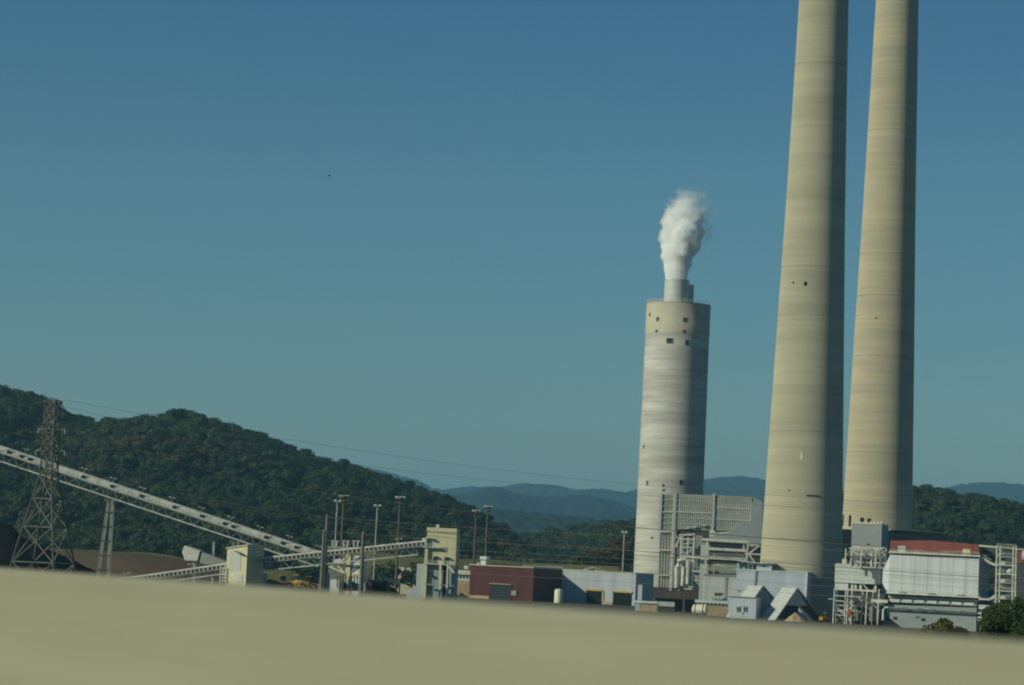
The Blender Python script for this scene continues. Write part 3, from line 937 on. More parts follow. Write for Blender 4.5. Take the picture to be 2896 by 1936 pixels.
# hydraulic coal heap and little machines behind
def heap(name, label, px, Y, ztop, rad, m, seed, cat, sq=1.0):
    c = P(px, 1640, Y)
    n = 40; rr_ = np.linspace(0, 1, 16)
    T = np.linspace(0, 2*np.pi, n)
    R_, T_ = np.meshgrid(rr_, T, indexing='ij')
    X = R_*np.cos(T_)*rad; Yg = R_*np.sin(T_)*rad*sq
    nz_ = fbm((X+c.x)/rad*3, (Yg+c.y)/rad*3, 4, seed)
    nz_[:, -1] = nz_[:, 0]
    Z = ztop*(1-R_)**.8*(1+.5*nz_) + .35*ztop*nz_*(R_*(1-R_)*4)
    Z = np.maximum(Z, 0) - .05
    Z[0,:] = Z[0,:].mean()
    o = grid_mesh(name, X, Yg, Z, m); o.location = (c.x, c.y, 0)
    tag(o, label, cat)
heap('coal_pile', 'big black coal pile at the left edge behind the pylon', 8, 800, 17.5, 33, MT['coal'], 3, 'coal pile', 1.0)
heap('coal_pile', 'low black coal heap right of the yellow transfer house', 765, 780, 6.6, 13, MT['coal'], 5, 'coal pile', .6)
heap('coal_pile', 'dark coal heap under the tall yellow tower conveyor', 1052, 800, 8.2, 11, MT['coal'], 8, 'coal pile', .6)
heap('sand_pile', 'small tan sand pile inside the right A-frame shed', 2254, 893, 2.7, 3.6, MT['tan'], 9, 'sand pile', .6)

def loader(label, px, Y, sc, yaw, seed, zb0=3.3):
    c = P(px, 1650, Y)
    e = empty('wheel_loader', (c.x, c.y, zb0), yaw)
    tag(e, label, 'loader', 'yellow loaders in the coal yard')
    s = sc
    MB().box(-2.6*s,.2*s,-1.1*s,1.1*s,.9*s,2.1*s).build('engine_body', MT['mach'], e, bevel=.15*s)
    MB().box(.2*s,2.2*s,-.9*s,.9*s,.7*s,1.5*s).build('front_frame', MT['mach'], e, bevel=.1*s)
    cb = MB().box(-.9*s,.7*s,-.8*s,.8*s,2.1*s,3.5*s).build('cab', MT['glass'], e, bevel=.1*s)
    MB().box(-1.0*s,.8*s,-.9*s,.9*s,3.5*s,3.65*s).build('cab_roof', MT['mach'], cb)
    for y in (-.7,.7):
        MB().bar((1.2*s,y*s,1.6*s),(3.6*s,y*s,1.0*s),.25*s,.4*s).build('lift_arm', MT['mach'], e)
    MB().prism([(3.4*s,-1.5*s,.3*s),(4.6*s,-1.5*s,.2*s),(4.0*s,-1.5*s,1.0*s),(3.6*s,-1.5*s,1.7*s),(3.3*s,-1.5*s,1.2*s)],(0,3*s,0)).build('bucket', MT['mach'], e)
    for x in (-1.7,1.5):
        for y in (-1.15,1.15):
            w_ = MB().tube([(x*s,(y-.3)*s,.8*s),(x*s,(y+.3)*s,.8*s)], .8*s, 16).build('wheel', MT['rubber'], e)
            MB().tube([(x*s,(y-.34)*s,.8*s),(x*s,(y+.34)*s,.8*s)], .35*s, 10).build('rim', MT['mach'], w_)
loader('yellow wheel loader nearest the small transfer house', 800, 850, 1.0, .3, 1)
loader('yellow wheel loader in the middle of the coal yard row', 838, 870, 1.1, 2.7, 2)
loader('yellow wheel loader nearest the thick steel pole', 872, 850, 1.05, .1, 3)
loader('small orange-yellow loader at the foot of the tall tan stack', 2342, 900, .9, .5, 4, 0.0)

# ------------------------------------------------------------------ tall yellow tower
yt = Fac('yellow_tower', 'tall pale yellow conveyor tower on a grey base with galvanised stairs', 'tower', 1206, 712, math.radians(6))
yt.box('wall', MT['yellow'], 1206,1504.5,1290,1597, 0, 7)
yt.box('seam', MT['darksteel'], 1206.5,1502.5,1290.5,1504.5, .05, 6.95)
yt.box('parapet', MT['yellow'], 1207,1491,1292,1502.5, -.06, 7.05)
yt.box('vent', MT['sid_lgrey'], 1233,1481,1242,1490, 2, 3)
yt.box('lower_wall', MT['hood_grey'], 1210,1597,1286,1690, .3, 6.5, z0=0)
yt.box('side_wing', MT['sid_bgrey'], 1177,1592,1203,1690, .2, 5, z0=0)
yt.box('front_wing', MT['hood_grey'], 1262,1606,1286,1690, -.5, 4, z0=0)
yt.box('corner_column', MT['yellow'], 1199,1517,1208,1690, -.7, .1, z0=0)
yt.box('gallery_hood', MT['cream'], 1193,1519,1206,1546, -1.0, 3)
yt.box('doorway', MT['sid_white'], 1215,1524,1227,1545, -.06, .05)
yt.box('doorway', MT['glass'], 1224,1575,1237,1594, -.06, .05)
yt.box('doorway', MT['glass'], 1256,1577,1268,1595, -.06, .05)
yt.box('doorway', MT['sid_lgrey'], 1213,1628,1226,1650, .2, .4)
for (a, b, y, dd) in ((1214,1229,1521,0),(1224,1238,1571,0),(1255,1269,1573,0),(1212,1227,1625,.3)):
    yt.box('canopy', MT['darksteel'], a, y, b, y+1.6, dd-.95, dd)
yt.box('balcony', MT['white_steel'], 1199,1545,1246,1547, -1.1, 0)
yt.box('balcony', MT['white_steel'], 1200,1592,1266,1594.5, -1.2, 1.6)
for (xa, xb, y) in ((1199,1246,1545),(1200,1266,1592)):
    for h in (5,10): yt.bar('handrail', MT['white_steel'], (xa,y-h), (xb,y-h+(xb-xa)*.045), .07, .07, -1.05)
    for k in range(7): 
        q = xa+(xb-xa)*k/6
        yt.bar('rail_post', MT['white_steel'], (q,y-11), (q,y), .07, .07, -1.05)
yt.bar('stair_stringer', MT['white_steel'], (1262,1593), (1284,1618), .5, .25, -1.8)
yt.bar('stair_stringer', MT['white_steel'], (1262,1585), (1284,1610), .1, .1, -2.4)
yt.bar('column', MT['white_steel'], (1246,1593), (1243,1690), .55, .55, -1.4)
yt.bar('column', MT['white_steel'], (1266,1593), (1263,1690), .4, .4, -1.4)
yt.box('bay_opening', MT['dark'], 1251,1600,1261,1690, .2, .45, z0=0)
yt.bar('beam', MT['grey_steel'], (1200,1650), (1285,1655), .3, .3, -1.2)
yt.poly('hopper', MT['sid_bgrey'], [(1150,1668),(1178,1656),(1202,1652),(1202,1700),(1150,1700)], 0, 4)

# short inclined conveyor left of the tower
sc_ = Fac('loading_conveyor', 'short steep truss conveyor running down to the base of the yellow tower', 'conveyor', 1066, 735, 0)
sc_.poly('cover', MT['rib_grey'], [(1070,1618),(1140,1650),(1140,1656),(1066,1624)], 0, 2)
sc_.bar('lower_chord', MT['white_steel'], (1086,1634), (1156,1661), .4, .4, -.2)
sc_.bar('upper_chord', MT['white_steel'], (1110,1638), (1162,1660), .2, .2, -.2)
sc_.bar('trestle_leg', MT['grey_steel'], (1100,1642), (1098,1690), .4, .4, 0)
sc_.bar('trestle_leg', MT['grey_steel'], (1130,1652), (1128,1690), .4, .4, 0)
for k in range(6): sc_.bar('diagonal', MT['grey_steel'], (1088+k*11,1634+k*4.4), (1096+k*11,1630+k*5.2), .15, .15, -.2)

# white and yellow braced silo house below the gallery
si = Fac('silo_house', 'narrow pale yellow and white house with X bracing under the rising gallery', 'silo', 978, 730, math.radians(14))
si.box('corner_wall', MT['yellow'], 977,1566,990,1650, 0, 5, z0=0)
si.box('wall', MT['sid_white'], 990,1569,1021,1640, .5, 5, z0=0)
si.box('base_band', MT['yellow'], 990,1618,1019,1630, .3, .52)
for (a, b) in (((992,1571),(1018,1592)),((1018,1571),(992,1592)),((992,1596),(1018,1616)),((1018,1596),(992,1616))):
    si.bar('brace', MT['rib_grey'], a, b, .22, .22, .35)
si.bar('beam', MT['darksteel'], (935,1594), (1022,1598), .35, .35, -.3)
for k, (a,b) in enumerate((((930,1600),(972,1617)),((950,1590),(975,1620)),((962,1585),(935,1600)))):
    si.bar('chute_strut', MT['white_steel'], a, b, .35, .35, -.2)
si.poly('hopper', MT['sid_lgrey'], [(940,1580),(975,1577),(972,1592),(948,1594)], 1, 4)

# substation frame, low boxes
sb = Fac('bus_structure', 'galvanised substation frame with three insulator stands between two steel poles', 'substation', 938, 715, math.radians(8))
sb.bar('beam', MT['grey_steel'], (920,1545), (1040,1551), .45, .45, 0)
sb.bar('beam', MT['grey_steel'], (920,1552), (1040,1558), .25, .25, 0)
for px in (945, 976, 1005):
    for dxp in (-5, 8):
        sb.bar('stand_leg', MT['rib_light'], (px+dxp,1528), (px+dxp*.7,1546), .35, .35, 0)
    sb.bar('stand_cap', MT['rib_light'], (px-8,1527.5), (px+13,1528.5), .2, .2, 0)
for k in range(12):
    px = 955+k*8
    q = sb.bar('bushing_post', MT['darksteel'], (px,1625+rnd.uniform(-3,6)), (px-1,1660), .28, .28, rnd.uniform(-1,3))
for k in range(10):
    px = 962+k*9+rnd.uniform(-3,3)
    sb.box('breaker_box', MT[rnd.choice(['rib_grey','hood_grey','darksteel'])], px, 1646+rnd.uniform(-5,4), px+rnd.uniform(5,9), 1670, rnd.uniform(0,2), 4)
def lowbox(name, label, cat, px0, py0, px1, Y, depth, m, roof=None, yaw=TH, **k):
    f = Fac(name, label, cat, px0, Y, yaw)
    f.box('wall', MT[m], px0, py0, px1, 1720, 0, depth, z0=0)
    if roof: 
        x0, x1, za, zb = f.rect(px0-1, py0-2.2, px1+1, py0, 0)
        MB().box(x0, x1, -.4, depth+.4, zb-.35, zb).build('roof', MT[roof], f.e)
    return f
lowbox('equipment_shed', 'small light grey shed at the foot of the thick steel pole', 'shed', 932, 1637, 957, 730, 4, 'sid_lgrey')
lowbox('control_hut', 'tiny grey brown hut left of the substation under the conveyor', 'shed', 898, 1617, 915, 760, 4, 'rib_grey')
lowbox('dark_shed', 'long grey brown shed behind the steel poles under the gallery', 'shed', 925, 1607, 978, 790, 7, 'weath_steel')
lb = lowbox('long_office', 'long low cream building with white roof band behind the yellow tower', 'building', 1095, 1611, 1330, 1118, 12, 'yellow', yaw=.05)
lb.box('roof_band', MT['cream'], 1092,1606,1330,1618, -.8, 12.5)
lb.box('window_band', MT['glass'], 1288,1619,1328,1633, -.12, .02)
for k in range(5): lb.bar('mullion', MT['sid_white'], (1290+k*9,1619), (1289.5+k*9,1634), .35, .2, -.16)
lb.box('sill_band', MT['sid_white'], 1286,1634,1328,1641, -.25, .02)
lb.box('lower_wall', MT['tan'], 1286,1645,1330,1720, -.15, .01, z0=0)
lb.box('roof_unit', MT['sid_white'], 1312,1598,1324,1607, 3, 6)

# ------------------------------------------------------------------ maroon building
rb = Fac('maroon_building', 'dark maroon metal building with one large door', 'building', 1328, 1097)
rb.box('wall', MT['maroon'], 1328,1600,1508,1700, 0, 40, z0=0)
rb.box('coping', MT['cream'], 1327,1597.5,1509,1600, -.25, 40.25)
rb.box('door', MT['glass'], 1386,1650,1443,1700, -.10, .05, z0=0)
rb.bar('lintel', MT['tan'], (1384,1648), (1445,1651), .35, .5, -.3)
rb.box('door_frame', MT['maroon'], 1383,1650,1386,1700, -.3, .05, z0=0)
rb.box('door_frame', MT['maroon'], 1443,1651,1446,1700, -.3, .05, z0=0)
for k in range(5): rb.bar('door_rib', MT['darksteel'], (1387,1657+k*8), (1442,1660+k*8), .15, .1, -.16)
rb.box('plinth', MT['tan'], 1327,1682,1384,1700, -.3, .02, z0=0)
rb.box('side_vent', MT['rib_grey'], 1446,1668,1460,1682, -.5, 0)
f1 = rb.box('roof_fan', MT['sid_white'], 1359,1583,1373,1598, 14, 17)
rb.box('fan_cowl', MT['sid_white'], 1357,1571,1376,1580, 13.6, 17.4)
rb.box('fan_cowl', MT['sid_lgrey'], 1349,1589,1355,1598, 14, 16)

# blue grey building with two doors
gb = Fac('blue_grey_building', 'blue grey metal building with two dark doors under yellow lintels', 'building', 1590, 1115)
gb.box('wall', MT['sid_bgrey'], 1590,1615,1797,1720, 0, 27, z0=0)
gb.box('coping', MT['cream'], 1589,1612.5,1798,1615, -.2, 27.2)
for (a, b, y) in ((1657,1702,1664),(1733,1786,1669)):
    gb.box('doorway', MT['dark'], a, y+5, b, 1720, -.12, .05, z0=0)
    gb.box('lintel', MT['lintel'], a-3, y, b+2, y+5, -.45, .02)
gb.box('door_jamb', MT['lintel'], 1702,1669,1707,1700, -.3, .02)
gb.box('duct', MT['sid_bgrey'], 1803,1652,1815,1720, -3.2, -1.6, z0=0)
gb.box('duct', MT['sid_lgrey'], 1588,1620,1591,1700, -.3, 0)
gb.box('plinth', MT['tan'], 1707,1700,1732,1720, -.2, .02, z0=0)
tank = Fac('storage_tank', 'small cream upright tank between the maroon and blue grey buildings', 'tank', 1577, 1078)
x0,x1,za,zb2 = tank.rect(1565,1664,1588,1700)
MB().lathe([((x1-x0)/2,0),((x1-x0)/2,zb2-.6),((x1-x0)/2*.8,zb2-.1),(.2,zb2+.2)], 20, c=((x0+x1)/2,1.5,0)).build('shell', MT['cream'], tank.e, smooth=True)
ra = Fac('gabled_shed', 'white gabled shed with small red sign behind the blue grey building', 'shed', 1645, 1180, 0)
ra.poly('wall', MT['sid_white'], [(1645,1612),(1678,1604),(1714,1615),(1714,1680),(1645,1680)], 0, 15)
ra.box('sign', MT['orange'], 1673,1608,1683,1613, -.1, .02)
ra.poly('roof', MT['cream'], [(1641,1611.5),(1678,1602),(1718,1615),(1718,1616.5),(1678,1604),(1641,1613)], -.6, 15.5)
lowbox('far_shed', 'long pale roofed shed in front of the grass berm', 'shed', 1480, 1601, 1590, 1150, 10, 'grey_steel', 'rib_light', yaw=0)

# ------------------------------------------------------------------ ribbed duct house and steelwork
dh = Fac('ribbed_duct', 'large ribbed grey duct housing raised on steel in front of the white stack', 'duct', 1871, 1000, math.radians(4))
dh.box('end_panel', MT['rib_grey'], 1871,1396,1907,1498, .4, 9)
dh.box('left_casing', MT['rib_grey'], 1907,1397,2022,1497, .4, 12)
dh.poly('right_casing', MT['rib_grey'], [(2024,1399),(2130,1404),(2154,1416),(2154,1500),(2024,1500)], .4, 12)
for px, wdt in ((1869.5,.8),(1909,1.0),(1914,.6),(2019,.9)):
    dh.bar('post', MT['sid_lgrey'], (px,1394), (px-4.5,1499), wdt, wdt, .2)
for k in range(17):
    px = 1921+k*5.9
    dh.bar('rib', MT['rib_light'], (px+2,1397.3+k*.1), (px-2.5,1495-max(0,(k-5))*.95), .36, .36, .25)  # ribs lighter than the casing: shade between them is put into the colours
for k in range(17):
    px = 2031+k*5.7
    dh.bar('rib', MT['rib_light'], (px+2,1400+k*.3), (px-2.5,1498-max(0,k-9)*2.6), .36, .36, .25)
for k in range(6):
    dh.bar('rib', MT['rib_light'], (1877+k*5.5,1397.5), (1873+k*5.5,1497), .16, .16, .32)
for y, wdt in ((1413,.15),(1430,.15),(1446,.38),(1463,.15),(1479,.15)):
    dh.bar('girt', MT['white_steel'], (1873,y), (1908,y-1.0), wdt, wdt, .1)
    dh.bar('girt', MT['white_steel'], (1908,y-1.0), (2021,y+4.0), wdt, wdt, -.02)
for y in (1433,1466):
    dh.bar('girt', MT['white_steel'], (2026,y), (2123,y+5), .3, .3, -.02)
dh.poly('hood', MT['hood_grey'], [(2124,1417),(2156,1418),(2156,1536),(2000,1527),(2010,1514),(2068,1498),(2096,1482),(2122,1475)], -1.2, .3)
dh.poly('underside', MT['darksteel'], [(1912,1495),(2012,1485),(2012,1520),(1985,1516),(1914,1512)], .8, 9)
for px, py in ((1946,1491),(1965,1488),(1991,1484)):
    dh.box('lamp', MT['insul'], px-4, py-2, px+4, py+2, -.6, .1)
dh.bar('beam', MT['white_steel'], (1867,1501), (1904,1500), .5, .5, -.3)

sf = Fac('pipe_rack', 'white structural steel frame with pipes and platforms below the ribbed duct', 'pipe rack', 1866, 985, math.radians(4))
# braced panel at the left
for px in (1866,1874,1882,1890,1897): sf.bar('stud', MT['rib_light'], (px,1502), (px-6,1668), .22, .22, .6)
sf.box('cladding', MT['white_conc'], 1862,1503,1902,1668, .9, 2.0)
sf.bar('column', MT['white_steel'], (1903,1500), (1896,1668), .7, .7, 0)
for y in (1553,1624): sf.bar('beam', MT['white_steel'], (1862,y), (1901,y+1), .5, .5, -.1)
sf.bar('beam', MT['white_steel'], (1862,1500.5), (1905,1500), .5, .5, -.1)
# pipe racks and platforms
for px, y0, y1, wdt in ((1927,1510,1668,.7),(1932,1512,1668,.4),(1963,1515,1668,.6),(1946,1518,1570,.5)):
    sf.bar('column', MT['white_steel'], (px,y0), (px-(y1-y0)*.047,y1), wdt, wdt, 0)
for a, b, y0, y1, wdt in ((1920,1966,1511,1509,.5),(1930,1966,1523,1523,.4),(1926,1964,1546,1547,.45),(1924,1966,1570,1572,.5),(1944,2060,1612,1617,.6),(1942,2060,1604,1608,.12),(1942,2060,1600,1604,.12),(1930,1964,1535,1535,.2),(1928,1964,1559,1560,.2),(1930,1960,1655,1657,.5),(1935,1955,1662,1664,.6),(1970,1990,1627,1629,.4),(1965,1990,1640,1642,.4)):
    sf.bar('beam', MT['white_steel'], (a,y0), (b,y1), wdt, wdt, -.2)
for a, b in (((1910,1545),(1923,1518)),((1908,1612),(1925,1590)),((1950,1620),(1988,1664)),((1958,1617),(1992,1660)),((1987,1618),(1968,1640)),((1935,1540),(1960,1524)),((1933,1566),(1960,1550))):
    sf.bar('brace', MT['white_steel'], a, b, .5, .5, .3)
for pts, r in (([(1913,1660,-.5),(1914,1600,-.5),(1918,1584,-.5),(1936,1579,-.5),(1946,1584,-.5),(1944,1650,-.5)], .75),
               ([(1921,1655,1),(1923,1592,1),(1933,1586,1)], .5), ([(1930,1655,-.8),(1933,1600,-.8)], .65),
               ([(1936,1660,-.2),(1939,1612,-.2),(1948,1608,-.2)], .45), ([(1912,1530,2),(1920,1550,2),(1918,1580,2)], .5)):
    sf.tube('pipe', MT['white_steel'], pts, r)
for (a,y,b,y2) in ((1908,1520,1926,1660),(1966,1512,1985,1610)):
    sf.box('painted_shade_panel', MT['grey_steel'], a,y,b,y2, 4, 5)  # grey sheets stand in for the shade behind the steelwork
sf.tube('vessel', MT['rib_light'], [(1955,1580,2),(1955,1600,2)], 2.4, 16)
sf.box('duct_box', MT['rib_light'], 1968,1590,1984,1660, 2, 6)

# turbine-side building with balconies
bb = Fac('balcony_house', 'grey equipment house with stacked white balconies beside the tall tan stack', 'building', 1985, 975, math.radians(4))
bb.box('wall', MT['hood_grey'], 1980,1535,2128,1625, 1.5, 14)
bb.box('column', MT['sid_lgrey'], 1979,1540,2003,1680, .6, 1.5, z0=0)
bb.bar('beam', MT['white_steel'], (1984,1523), (2118,1531), .9, .5, -1)
bb.bar('beam', MT['white_steel'], (1996,1549), (2114,1555.5), .9, .45, -1)
bb.bar('beam', MT['white_steel'], (1932,1571), (2114,1581), .9, .5, -1)
bb.box('painted_balcony_shade', MT['darksteel'], 2006,1533,2110,1541, -.2, 1.5)  # dark strips painted in as the shade under the balcony beams
bb.box('painted_balcony_shade', MT['darksteel'], 2006,1553,2110,1558, -.2, 1.5)
bb.box('painted_balcony_shade', MT['darksteel'], 2004,1580,2086,1588, -.2, 1.5)
for k in range(3): bb.bar('handrail', MT['sid_lgrey'], (2006,1562+k*4.5), (2112,1566+k*4.5), .12, .12, -.9)
for k in range(14): bb.bar('louvre', MT['cream'], (2012+k*5.6,1587), (2011.6+k*5.6,1597), .38, .2, .4)
bb.bar('beam', MT['white_steel'], (2004,1597), (2085,1600), .3, .3, 0)
for k in range(3): bb.bar('handrail', MT['cream'], (2000,1602+k*4), (2085,1605+k*4), .14, .14, -.6)
for k in range(18): bb.bar('rail_post', MT['cream'], (2002+k*4.8,1600), (2002+k*4.8,1614), .12, .12, -.6)
bb.bar('column', MT['white_steel'], (2000,1528), (1993,1620), .6, .6, -.8)
bb.bar('column', MT['white_steel'], (2115,1532), (2112,1585), .6, .6, -.8)
bb.bar('column', MT['rib_light'], (2104,1534), (2103,1555), .5, .5, -.4)
for a, b in (((2116,1537),(2150,1541)),((2106,1563),(2150,1566)),((2122,1560),(2148,1541)),((2118,1566),(2135,1590))):
    bb.bar('brace', MT['white_steel'], a, b, .5, .5, -.8)
bb.box('hose_box', MT['orange'], 2080,1556,2088,1563, -.9, -.4)
bb.bar('cap_beam', MT['white_steel'], (2006,1507), (2062,1503), .4, .4, -.4)
bb.box('machine', MT['rib_light'], 2006,1498,2022,1516, -.6, 3)

# pale walls: light grey house, pale blue house
lw = Fac('light_grey_house', 'plain light grey metal house left of the pale blue one', 'building', 1994, 945, math.radians(3))
lw.box('wall', MT['sid_lgrey'], 1991,1627,2082,1720, 0, 14, z0=0)
lw.box('roof_edge', MT['rib_grey'], 1990,1623,2083,1627, -.25, 14.2)
lw.bar('downpipe', MT['rib_grey'], (2054,1628), (2050,1700), .7, .3, -.1)
lw.box('window', MT['glass'], 2021,1676,2042,1684, -.08, .03)
lw.box('window_frame', MT['grey_steel'], 2019,1673,2044,1676, -.25, .0)
for k in range(4): lw.tube('pipe', MT['sid_lgrey'], [(2004+k*9,1692,-1),(2006+k*9,1686,-1),(2012+k*9,1684,-1),(2014+k*9,1694,-1)], .3)
bh = Fac('pale_blue_house', 'large pale blue metal building in front of the tall tan stack', 'building', 2081, 930, math.radians(12))
bh.box('wall', MT['sid_blue'], 2081,1614,2284,1740, 0, 15, z0=0)
bh.box('coping', MT['sid_white'], 2080.5,1611,2284.5,1614, -.2, 15.2)
bh.bar('corner_trim', MT['sid_white'], (2283,1618), (2279,1690), .35, .35, -.1)
bh.bar('downpipe', MT['rib_grey'], (2139,1612), (2135,1652), .6, .3, -.15)
bh.box('side_vent', MT['darksteel'], 2086,1668,2094,1670, -.15, 0)
pw = Fac('roof_penthouse', 'small white penthouse with flat roof on the pale blue building', 'penthouse', 2140, 935, math.radians(12))
pw.box('wall', MT['sid_blue'], 2140,1594,2182,1612, 1, 7)
pw.box('roof', MT['darksteel'], 2134,1590.5,2192,1593.5, .2, 7.6)
pw.box('window', MT['dark'], 2154,1597.5,2166,1600.5, .9, 1.05)
for k, px in enumerate((2087, 2104)):
    tk = Fac('roof_tank', ['left teal tank on the roof of the pale blue building', 'right teal tank on the roof beside the white penthouse'][k], 'tank', px, 938, math.radians(12), group='teal roof tanks')
    x0,x1,za,zb2 = tk.rect(px-7,1587,px+7,1610)
    MB().lathe([((x1-x0)/2,za-.5),((x1-x0)/2,zb2-.5),((x1-x0)/2*.6,zb2)], 20, c=((x0+x1)/2,3,0)).build('shell', MT['teal'], tk.e, smooth=True)
    MB().lathe([((x1-x0)/2+.08,zb2-1.0),((x1-x0)/2+.08,zb2-.8)], 20, c=((x0+x1)/2,3,0), cap=False).build('band', MT['grey_steel'], tk.e)
pw2 = Fac('roof_canopy', 'thin sloping canopy roof above the teal tanks', 'canopy', 2078, 936, math.radians(12))
pw2.poly('sheet', MT['sid_lgrey'], [(2070,1580),(2140,1589),(2160,1590.5),(2160,1592),(2140,1591),(2070,1582)], 0, 6)
for px in (2117,2128): pw2.bar('post', MT['grey_steel'], (px,1588), (px,1612), .2, .2, 1)

# small pale blue house with two windows
sh_ = Fac('small_blue_house', 'small pale blue metal house with a pair of dark windows', 'building', 2062, 903, math.radians(14))
sh_.box('wall', MT['sid_blue'], 2062,1688,2138,1760, 0, 10, z0=0)
sh_.box('roof', MT['rib_grey'], 2061,1685.5,2139,1688, -.3, 10.3)
for a in (2084, 2103):
    w_ = sh_.box('window', MT['glass'], a,1715,a+11,1727, -.08, .03)
    sh_.bar('window_bar', MT['sid_lgrey'], (a+5.5,1714.5), (a+5.2,1727.5), .14, .1, -.12, parent=w_)
    sh_.box('window_frame', MT['rib_grey'], a-1.2,1713.4,a+12.2,1715, -.16, 0, parent=w_)
    sh_.box('window_sill', MT['rib_grey'], a-1.2,1727,a+12.2,1728.4, -.2, 0, parent=w_)
sh_.box('lamp', MT['insul'], 2095,1730.5,2101,1732, -.4, -.05)

# A-frame sheds
for k, (pk, lb_, rb_, lab) in enumerate((((2157,1655),(2092,1748),(2248,1748),'left A-frame shed behind the small blue house, sunlit steep roof'),
                                    ((2254,1661),(2191,1750),(2338,1750),'right A-frame shed reaching the ground, sunlit steep roof'))):
    af = Fac('a_frame_shed', lab, 'shed', pk[0], 916 if k == 0 else 905, math.radians(-35), group='A-frame sheds')
    p0 = af.pt(*pk); pl_ = af.pt(*lb_); pr_ = af.pt(*rb_)
    pl_.z = 0; pr_.z = 0
    dpt = 7.2
    d_ = .35
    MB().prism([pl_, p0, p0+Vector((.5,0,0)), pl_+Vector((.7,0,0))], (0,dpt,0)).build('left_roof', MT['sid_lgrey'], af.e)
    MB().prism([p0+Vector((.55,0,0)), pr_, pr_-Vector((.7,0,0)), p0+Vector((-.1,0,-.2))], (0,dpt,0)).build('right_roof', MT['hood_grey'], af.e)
    if k == 0:
        MB().prism([pl_+Vector((.8,.4,0)), p0+Vector((.3,.4,-.4)), pr_+Vector((-.8,.4,0))], (0,.2,0)).build('gable', MT['sid_bgrey'], af.e)
        for yy in (1690,1706): af.bar('gable_beam', MT['white_steel'], (2140,yy), (2186,yy+1), .2, .2, .2)
        af.box('gable_lamp', MT['insul'], 2164,1679,2173,1682, 0, .35)
    else:
        MB().prism([p0+Vector((-3.4,.4,-5.6)), p0+Vector((.3,.4,-.4)), p0+Vector((5.0,.4,-5.6))], (0,.2,0)).build('gable', MT['sid_bgrey'], af.e)
        MB().box(p0.x-5.5,p0.x+7,dpt-.3,dpt-.1,0,p0.z-5.5).build('back_wall', MT['darksteel'], af.e)

# brown open shed, low offices, horizontal tank
br = Fac('brown_shed', 'long dark brown open-fronted shed below the steel frame', 'shed', 1848, 985, math.radians(4))
br.box('fascia', MT['brown'], 1846,1664,1994,1692, 0, 9)
br.box('back_wall', MT['darksteel'], 1846,1692,1994,1740, 5, 6, z0=0)
br.box('roof_edge', MT['rust'], 1845,1661.5,1995,1664, -.2, 9.2)
for px in (1850,1934,1990): br.bar('column', MT['rust'], (px,1690), (px-2,1745), .8, .8, .3)
of = Fac('low_office', 'low tan office with white flat roof at the end of the brown shed', 'building', 1796, 960, math.radians(4))
of.box('wall', MT['tan'], 1808,1704,1858,1745, 0, 5, z0=0)
of.box('wall', MT['sid_bgrey'], 1796,1704,1809,1745, -.1, 5, z0=0)
of.box('roof', MT['sid_white'], 1794,1698,1860,1704, -.4, 5.4)
of2 = Fac('site_trailer', 'long white roofed trailer with dark window strip before the light grey house', 'trailer', 1970, 930, math.radians(3))
of2.box('wall', MT['tan'], 1969,1706,2058,1745, 0, 5, z0=0)
of2.box('roof', MT['sid_white'], 1966,1696,2060,1704, -.4, 5.4)
of2.box('window_strip', MT['glass'], 1972,1704,2058,1710, -.06, .03)
for k in range(8): of2.bar('mullion', MT['sid_white'], (1974+k*11,1703), (1974+k*11,1710), .3, .2, -.1)
of3 = Fac('storage_container', 'grey white storage container in the mouth of the brown shed', 'container', 1862, 968, math.radians(4))
of3.box('body', MT['sid_lgrey'], 1862,1700,1908,1713, 0, 3)
of3.box('skid', MT['darksteel'], 1862,1713,1908,1740, .3, 2.7, z0=0)
ht = Fac('horizontal_tank', 'cream horizontal tank lying in front of the brown shed', 'tank', 1960, 915, math.radians(20))
p0 = ht.pt(1962,1722); p1 = ht.pt(1998,1722)
MB().tube([p0+Vector((-.5,0,0)),p0,p1,p1+Vector((.5,0,0))], [.7,1.7,1.7,.7], 20).build('shell', MT['cream'], ht.e, smooth=True)
for q in (.2,.8):
    pp = p0.lerp(p1,q); MB().box(pp.x-.3,pp.x+.3,-1.2,1.2,0,pp.z-1.2).build('saddle', MT['darksteel'], ht.e)
    MB().tube([pp+Vector((-.15,0,0)),pp+Vector((.15,0,0))], 1.76, 20).build('band', MT['darksteel'], ht.e)

# ------------------------------------------------------------------ precipitator group at the right
gbh = Fac('grey_block', 'plain grey block house at the foot of the farther stack', 'building', 2408, 985, math.radians(16))
gbh.box('wall', MT['hood_grey'], 2408,1480,2493,1560, 0, 16, z0=0)
gbh.box('coping', MT['cream'], 2407.5,1477.5,2493.5,1480, -.2, 16.2)
gbh.box('window', MT['glass'], 2452,1535,2460,1539, -.06, .03)
for k in range(8):
    px = 2420+k*10
    gbh.box('roof_unit', MT['cream'], px, 1472+rnd.uniform(0,3), px+6, 1478, 2, 4)
lbk = Fac('dark_boiler_house', 'long dark boiler house roofline behind the red penthouse', 'building', 2490, 1030, math.radians(-20))
lbk.box('wall', MT['darksteel'], 2380,1502,2676,1600, 0, 30, z0=0)
lbk.box('coping', MT['rib_grey'], 2520,1499.5,2676,1502, -.2, 30.2)
ww = Fac('white_duct_house', 'white metal duct house with lattice steel left of the precipitator', 'building', 2361, 905, math.radians(10))
ww.box('upper_wall', MT['sid_white'], 2361,1594,2490,1648, 0, 12)
ww.box('lower_wall', MT['sid_white'], 2361,1648,2399,1662, .05, 8)
ww.box('recess', MT['darksteel'], 2399,1646,2492,1700, 6, 7)
